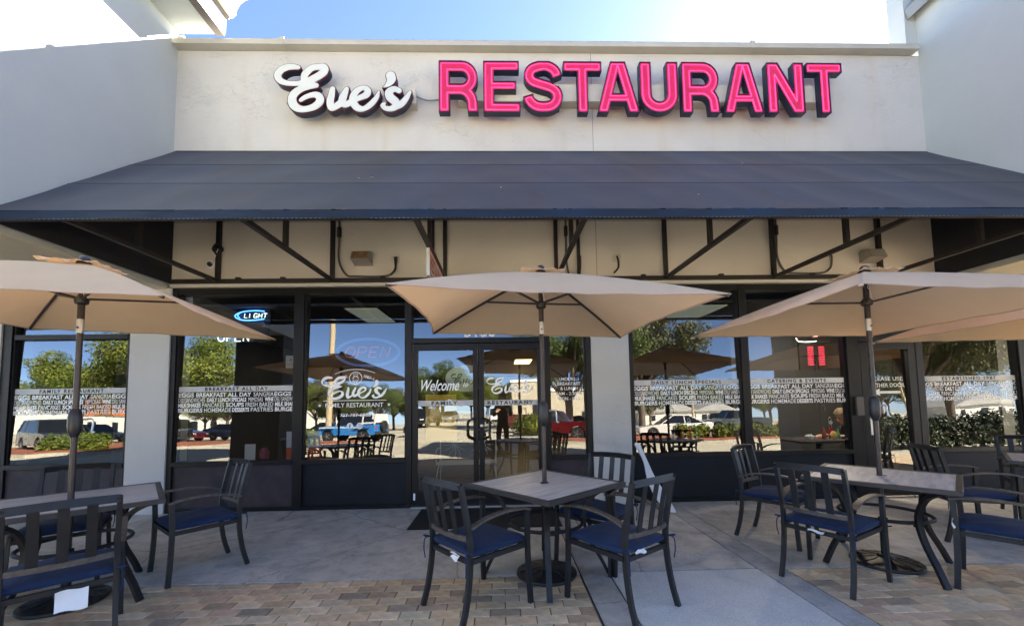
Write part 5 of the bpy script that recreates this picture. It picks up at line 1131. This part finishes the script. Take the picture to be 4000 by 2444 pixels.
for i, (x, y) in enumerate([(20, -84), (33, -78), (47, -86), (62, -70), (80, -64)]):
    o = thing('bungalow', (x, y, -.12), 0, ['small white bungalow mirrored above the white sedan', 'white gabled bungalow mirrored above the grey pickup', 'white bungalow mirrored left of the seated woman', 'low bungalow mirrored in the side door', 'low bungalow mirrored at far right'][i], 'house')
    box('wall', whitew, o, -5, 5, -3.5, 3.5, 0, 2.6); MB().prism([(-5.6, 2.6), (5.6, 2.6), (0, 4.6)], 'y', -4, 4).build('roof', mat('roof_grey', (.34, .33, .31), .8), o, fix=True)
    for a in (-3.2, .2, 3): box('window', M['panel_dark'], o, a-.5, a+.5, 3.503, 3.54, 1, 2)

# cars
tyre = mat('tyre', (.012, .012, .012), .8); rim = mat('rim', (.5, .5, .5), .3, metal=.8); cg = mat('car_glass', (.01, .012, .015), .06, spec=.8); redl = mat('tail_lamp', (.5, .01, .01), .3); whl = mat('head_lamp', (.7, .7, .65), .2); trimb = mat('car_trim', (.02, .02, .02), .6)
def paint(n, c, me=.3): return mat(n, c, .28, metal=me, coat=.8)
def car(kind, x, y, deg, body, lab, cat, two=None):
    P_ = dict(sedan=(4.75, 1.82, .30, .78, .98, 1.44, .33), suv=(4.6, 1.88, .36, 1.0, 1.08, 1.72, .37), pickup=(5.7, 1.98, .42, 1.08, 1.16, 1.86, .40), jeep=(4.35, 1.86, .50, 1.12, 1.18, 1.84, .42))[kind]
    L, Wd, zb, zh, zt, zr, wr__ = P_; h = L/2; o = thing({'sedan': 'parked_car', 'suv': 'parked_car', 'pickup': 'pickup_truck', 'jeep': 'off_roader'}[kind], (x, y, -.12), rad(deg), lab, cat)
    wx = [-L*.29, L*.305]
    def archp(cx): return [(cx+(wr__+.07)*math.cos(a), wr__+(wr__+.07)*math.sin(a)) for a in [PI*i/8 for i in range(8, -1, -1)]]
    bottom = [(-h+.03, zb)]
    for c in wx:
        ap = [p for p in archp(c)]; ap = [(p[0], max(p[1], zb)) for p in ap]; bottom += ap
    bottom += [(h-.05, zb)]
    if kind == 'sedan': topl = [(h, .55), (h-.08, .68), (h-.35, .76), (h*.42, .90), (h*.30, .93), (-h*.55, .98), (-h+.35, 1.0), (-h+.04, .94), (-h, .6)]
    elif kind == 'suv': topl = [(h, .6), (h-.06, .85), (h-.3, .98), (h*.45, 1.05), (-h+.1, 1.10), (-h, .7)]
    elif kind == 'pickup': topl = [(h, .65), (h-.04, 1.0), (h-.25, 1.1), (h*.42, 1.16), (-h+.05, 1.20), (-h, .7)]
    else: topl = [(h-.1, .7), (h-.1, 1.05), (h*.35, 1.15), (-h+.02, 1.18), (-h+.02, .6)]
    poly = bottom+topl
    MB().prism(poly, 'y', -Wd/2, Wd/2).build('body', body, o, fix=True, bevel=.03 if kind != 'jeep' else .015)
    cab = dict(sedan=[(h*.38, .90), (h*.02, zr), (-h*.38, zr), (-h*.80, .96)], suv=[(h*.46, 1.02), (h*.14, zr), (-h*.86, zr), (-h*.97, 1.05)], pickup=[(h*.42, 1.12), (h*.20, zr), (-h*.22, zr), (-h*.28, 1.12)], jeep=[(h*.30, 1.15), (h*.20, zr), (-h*.96, zr), (-h*.97, 1.15)])[kind]
    def loft(poly, w0, w1, zlo, zhi):
        f = lambda z: w0+(w1-w0)*(z-zlo)/(zhi-zlo); b = MB(); n = len(poly); b.add([(p[0], -f(p[1]), p[1]) for p in poly]+[(p[0], f(p[1]), p[1]) for p in poly], [tuple(range(n)), tuple(range(2*n-1, n-1, -1))]+[(i, i+n, (i+1) % n+n, (i+1) % n) for i in range(n)]); return b
    w0, w1 = Wd/2-.05, (Wd/2-.22 if kind != 'jeep' else Wd/2-.12)
    loft(cab, w0, w1, cab[0][1], zr).build('windows', cg, o, fix=True, bevel=.02)
    top = two or body
    MB().box(cab[2][0]-.03, cab[1][0]+.03, -w1-.015, w1+.015, zr-.015, zr+.04).build('roof', top, o, bevel=.02)
    for s in (-1, 1):
        for a, b in ((cab[0], cab[1]), (cab[3], cab[2]), ((cab[1][0]*.35+cab[2][0]*.65, cab[0][1]), (cab[1][0]*.35+cab[2][0]*.65, zr))):
            MB().bar((a[0], s*(w0+.005), a[1]), (b[0], s*(w1+.005), b[1]), .05 if kind != 'jeep' else .09, .05).build('window_pillar', top, o)
        for c in wx:
            wh = link('wheel', None, o); wh.location = (c, s*(Wd/2-.11), wr__); wh.rotation_euler = (s*-PI/2, 0, 0)
            MB().lathe([(wr__*.6, -.10), (wr__*.95, -.10), (wr__, -.07), (wr__, .07), (wr__*.95, .10), (wr__*.6, .10)], 20).build('tyre', tyre, wh, smooth=True)
            MB().lathe([(0, .06), (wr__*.2, .085), (wr__*.3, .06), (wr__*.6, .09), (wr__*.62, .0)], 20).build('rim', rim, wh, smooth=True)
            for q in range(5): MB().bar((0, 0, .095), (wr__*.58*math.cos(q*PI*.4), wr__*.58*math.sin(q*PI*.4), .095), .05, .02).build('spoke', rim, wh)
        box('headlight', whl, o, h-.12, h-.005 if kind != 'jeep' else h-.09, s*(Wd/2-.30)-.16, s*(Wd/2-.30)+.16, zh*.70, zh*.70+.12, bevel=.01)
        box('tail_light', redl, o, -h-.01, -h+.1, s*(Wd/2-.17)-.11, s*(Wd/2-.17)+.115, zh*.78, zh*.78+.16, bevel=.01)
    box('bumper', trimb if kind in ('pickup', 'jeep', 'suv') else body, o, h-.06, h+.04, -Wd/2+.08, Wd/2-.08, zb, zb+.2, bevel=.02); box('bumper', trimb if kind in ('pickup', 'jeep', 'suv') else body, o, -h-.04, -h+.06, -Wd/2+.08, Wd/2-.08, zb, zb+.2, bevel=.02)
    if kind == 'jeep':
        sp = link('spare_wheel', None, o); sp.location = (-h-.14, 0, 1.05); sp.rotation_euler = (0, -PI/2, 0); MB().lathe([(.2, -.1), (.36, -.1), (.38, 0), (.36, .1), (.2, .1), (.18, .05), (0, .05)], 20).build('tyre', tyre, sp, smooth=True)
        for s in (-1, 1): MB().box(wx[1]-.55, wx[1]+.55, s*Wd/2-.02, s*(Wd/2+.13), wr__*2+.08, wr__*2+.14).build('fender', body, o, bevel=.02); MB().box(wx[0]-.55, wx[0]+.55, s*Wd/2-.02, s*(Wd/2+.13), wr__*2+.08, wr__*2+.14).build('fender', trimb, o, bevel=.02)
        box('rear_quarter', top, o, -h*.96, -h*.50, -Wd/2+.06, Wd/2-.06, 1.30-.12, 1.36, bevel=.01); box('hard_top', top, o, -h*.97, -h*.86, -w1-.03, w1+.03, 1.3, zr)
        box('white_stripe', top, o, -h*.4, h-.14, -Wd/2-.004, Wd/2+.004, .98, 1.06)
    if kind == 'pickup': box('bed_liner', trimb, o, -h+.12, -h*.32, -Wd/2+.12, Wd/2-.12, 1.12, 1.215)
    return o
blu = paint('paint_blue', (.02, .20, .55), .1); wht = paint('paint_white', (.70, .69, .63), 0); blkp = paint('paint_black', (.015, .015, .018)); rdp = paint('paint_red', (.13, .005, .010), .2); slv = paint('paint_silver', (.38, .38, .36), .6); gry = paint('paint_grey', (.09, .10, .10), .5); bei = paint('paint_beige', (.42, .40, .34), .4); dkb = paint('paint_darkblue', (.02, .04, .10))
car('jeep', -10.3, -23.3, 194, blu, 'bright blue off-roader with white top and spare wheel, mirrored under the logo', 'off-roader', wht)
car('suv', -6.9, -31.0, 100, blkp, 'black car mirrored behind the blue off-roader', 'car'); car('suv', -10.0, -47, 115, wht, 'white car mirrored in the left door', 'car'); car('sedan', -6.8, -49, 95, slv, 'silver car with red tail lights mirrored behind the yellow poster', 'car')
car('pickup', 3.2, -20.3, 20, rdp, 'dark red pickup mirrored in the right door and side light', 'pickup truck'); car('suv', -.8, -47, 80, wht, 'white vehicle mirrored over the red pickup', 'car')
car('sedan', 11.3, -21.6, 184, wht, 'white sedan mirrored in the daily specials window', 'car'); car('pickup', 20.5, -30.5, 186, gry, 'grey pickup mirrored behind the clipped hedge', 'pickup truck')
car('suv', -24.6, -17.8, 30, gry, 'grey car with lit front mirrored at the far left window', 'car'); car('suv', -22.6, -22.5, 70, blkp, 'dark car mirrored by the left pillar', 'car'); car('sedan', -31.5, -27, 0, blkp, 'black car mirrored behind the left umbrella pole', 'car'); car('sedan', -27, -29, 5, rdp, 'red car mirrored right of the left umbrella pole', 'car')
car('sedan', -18.8, -28.0, 5, bei, 'beige sedan mirrored in the breakfast window', 'car'); car('sedan', -23.6, -31.5, 0, dkb, 'dark blue car mirrored behind the tree trunk', 'car'); car('sedan', -17.0, -34, 175, blkp, 'black sedan mirrored left of the wooden pole', 'car'); car('sedan', -15.2, -38, 178, wht, 'white sedan mirrored behind the black one', 'car')
car('suv', 29, -47, 20, blkp, 'dark car mirrored beside the woman', 'car'); car('suv', 8.5, -40, 0, gry, 'grey car mirrored left of the white sedan', 'car')
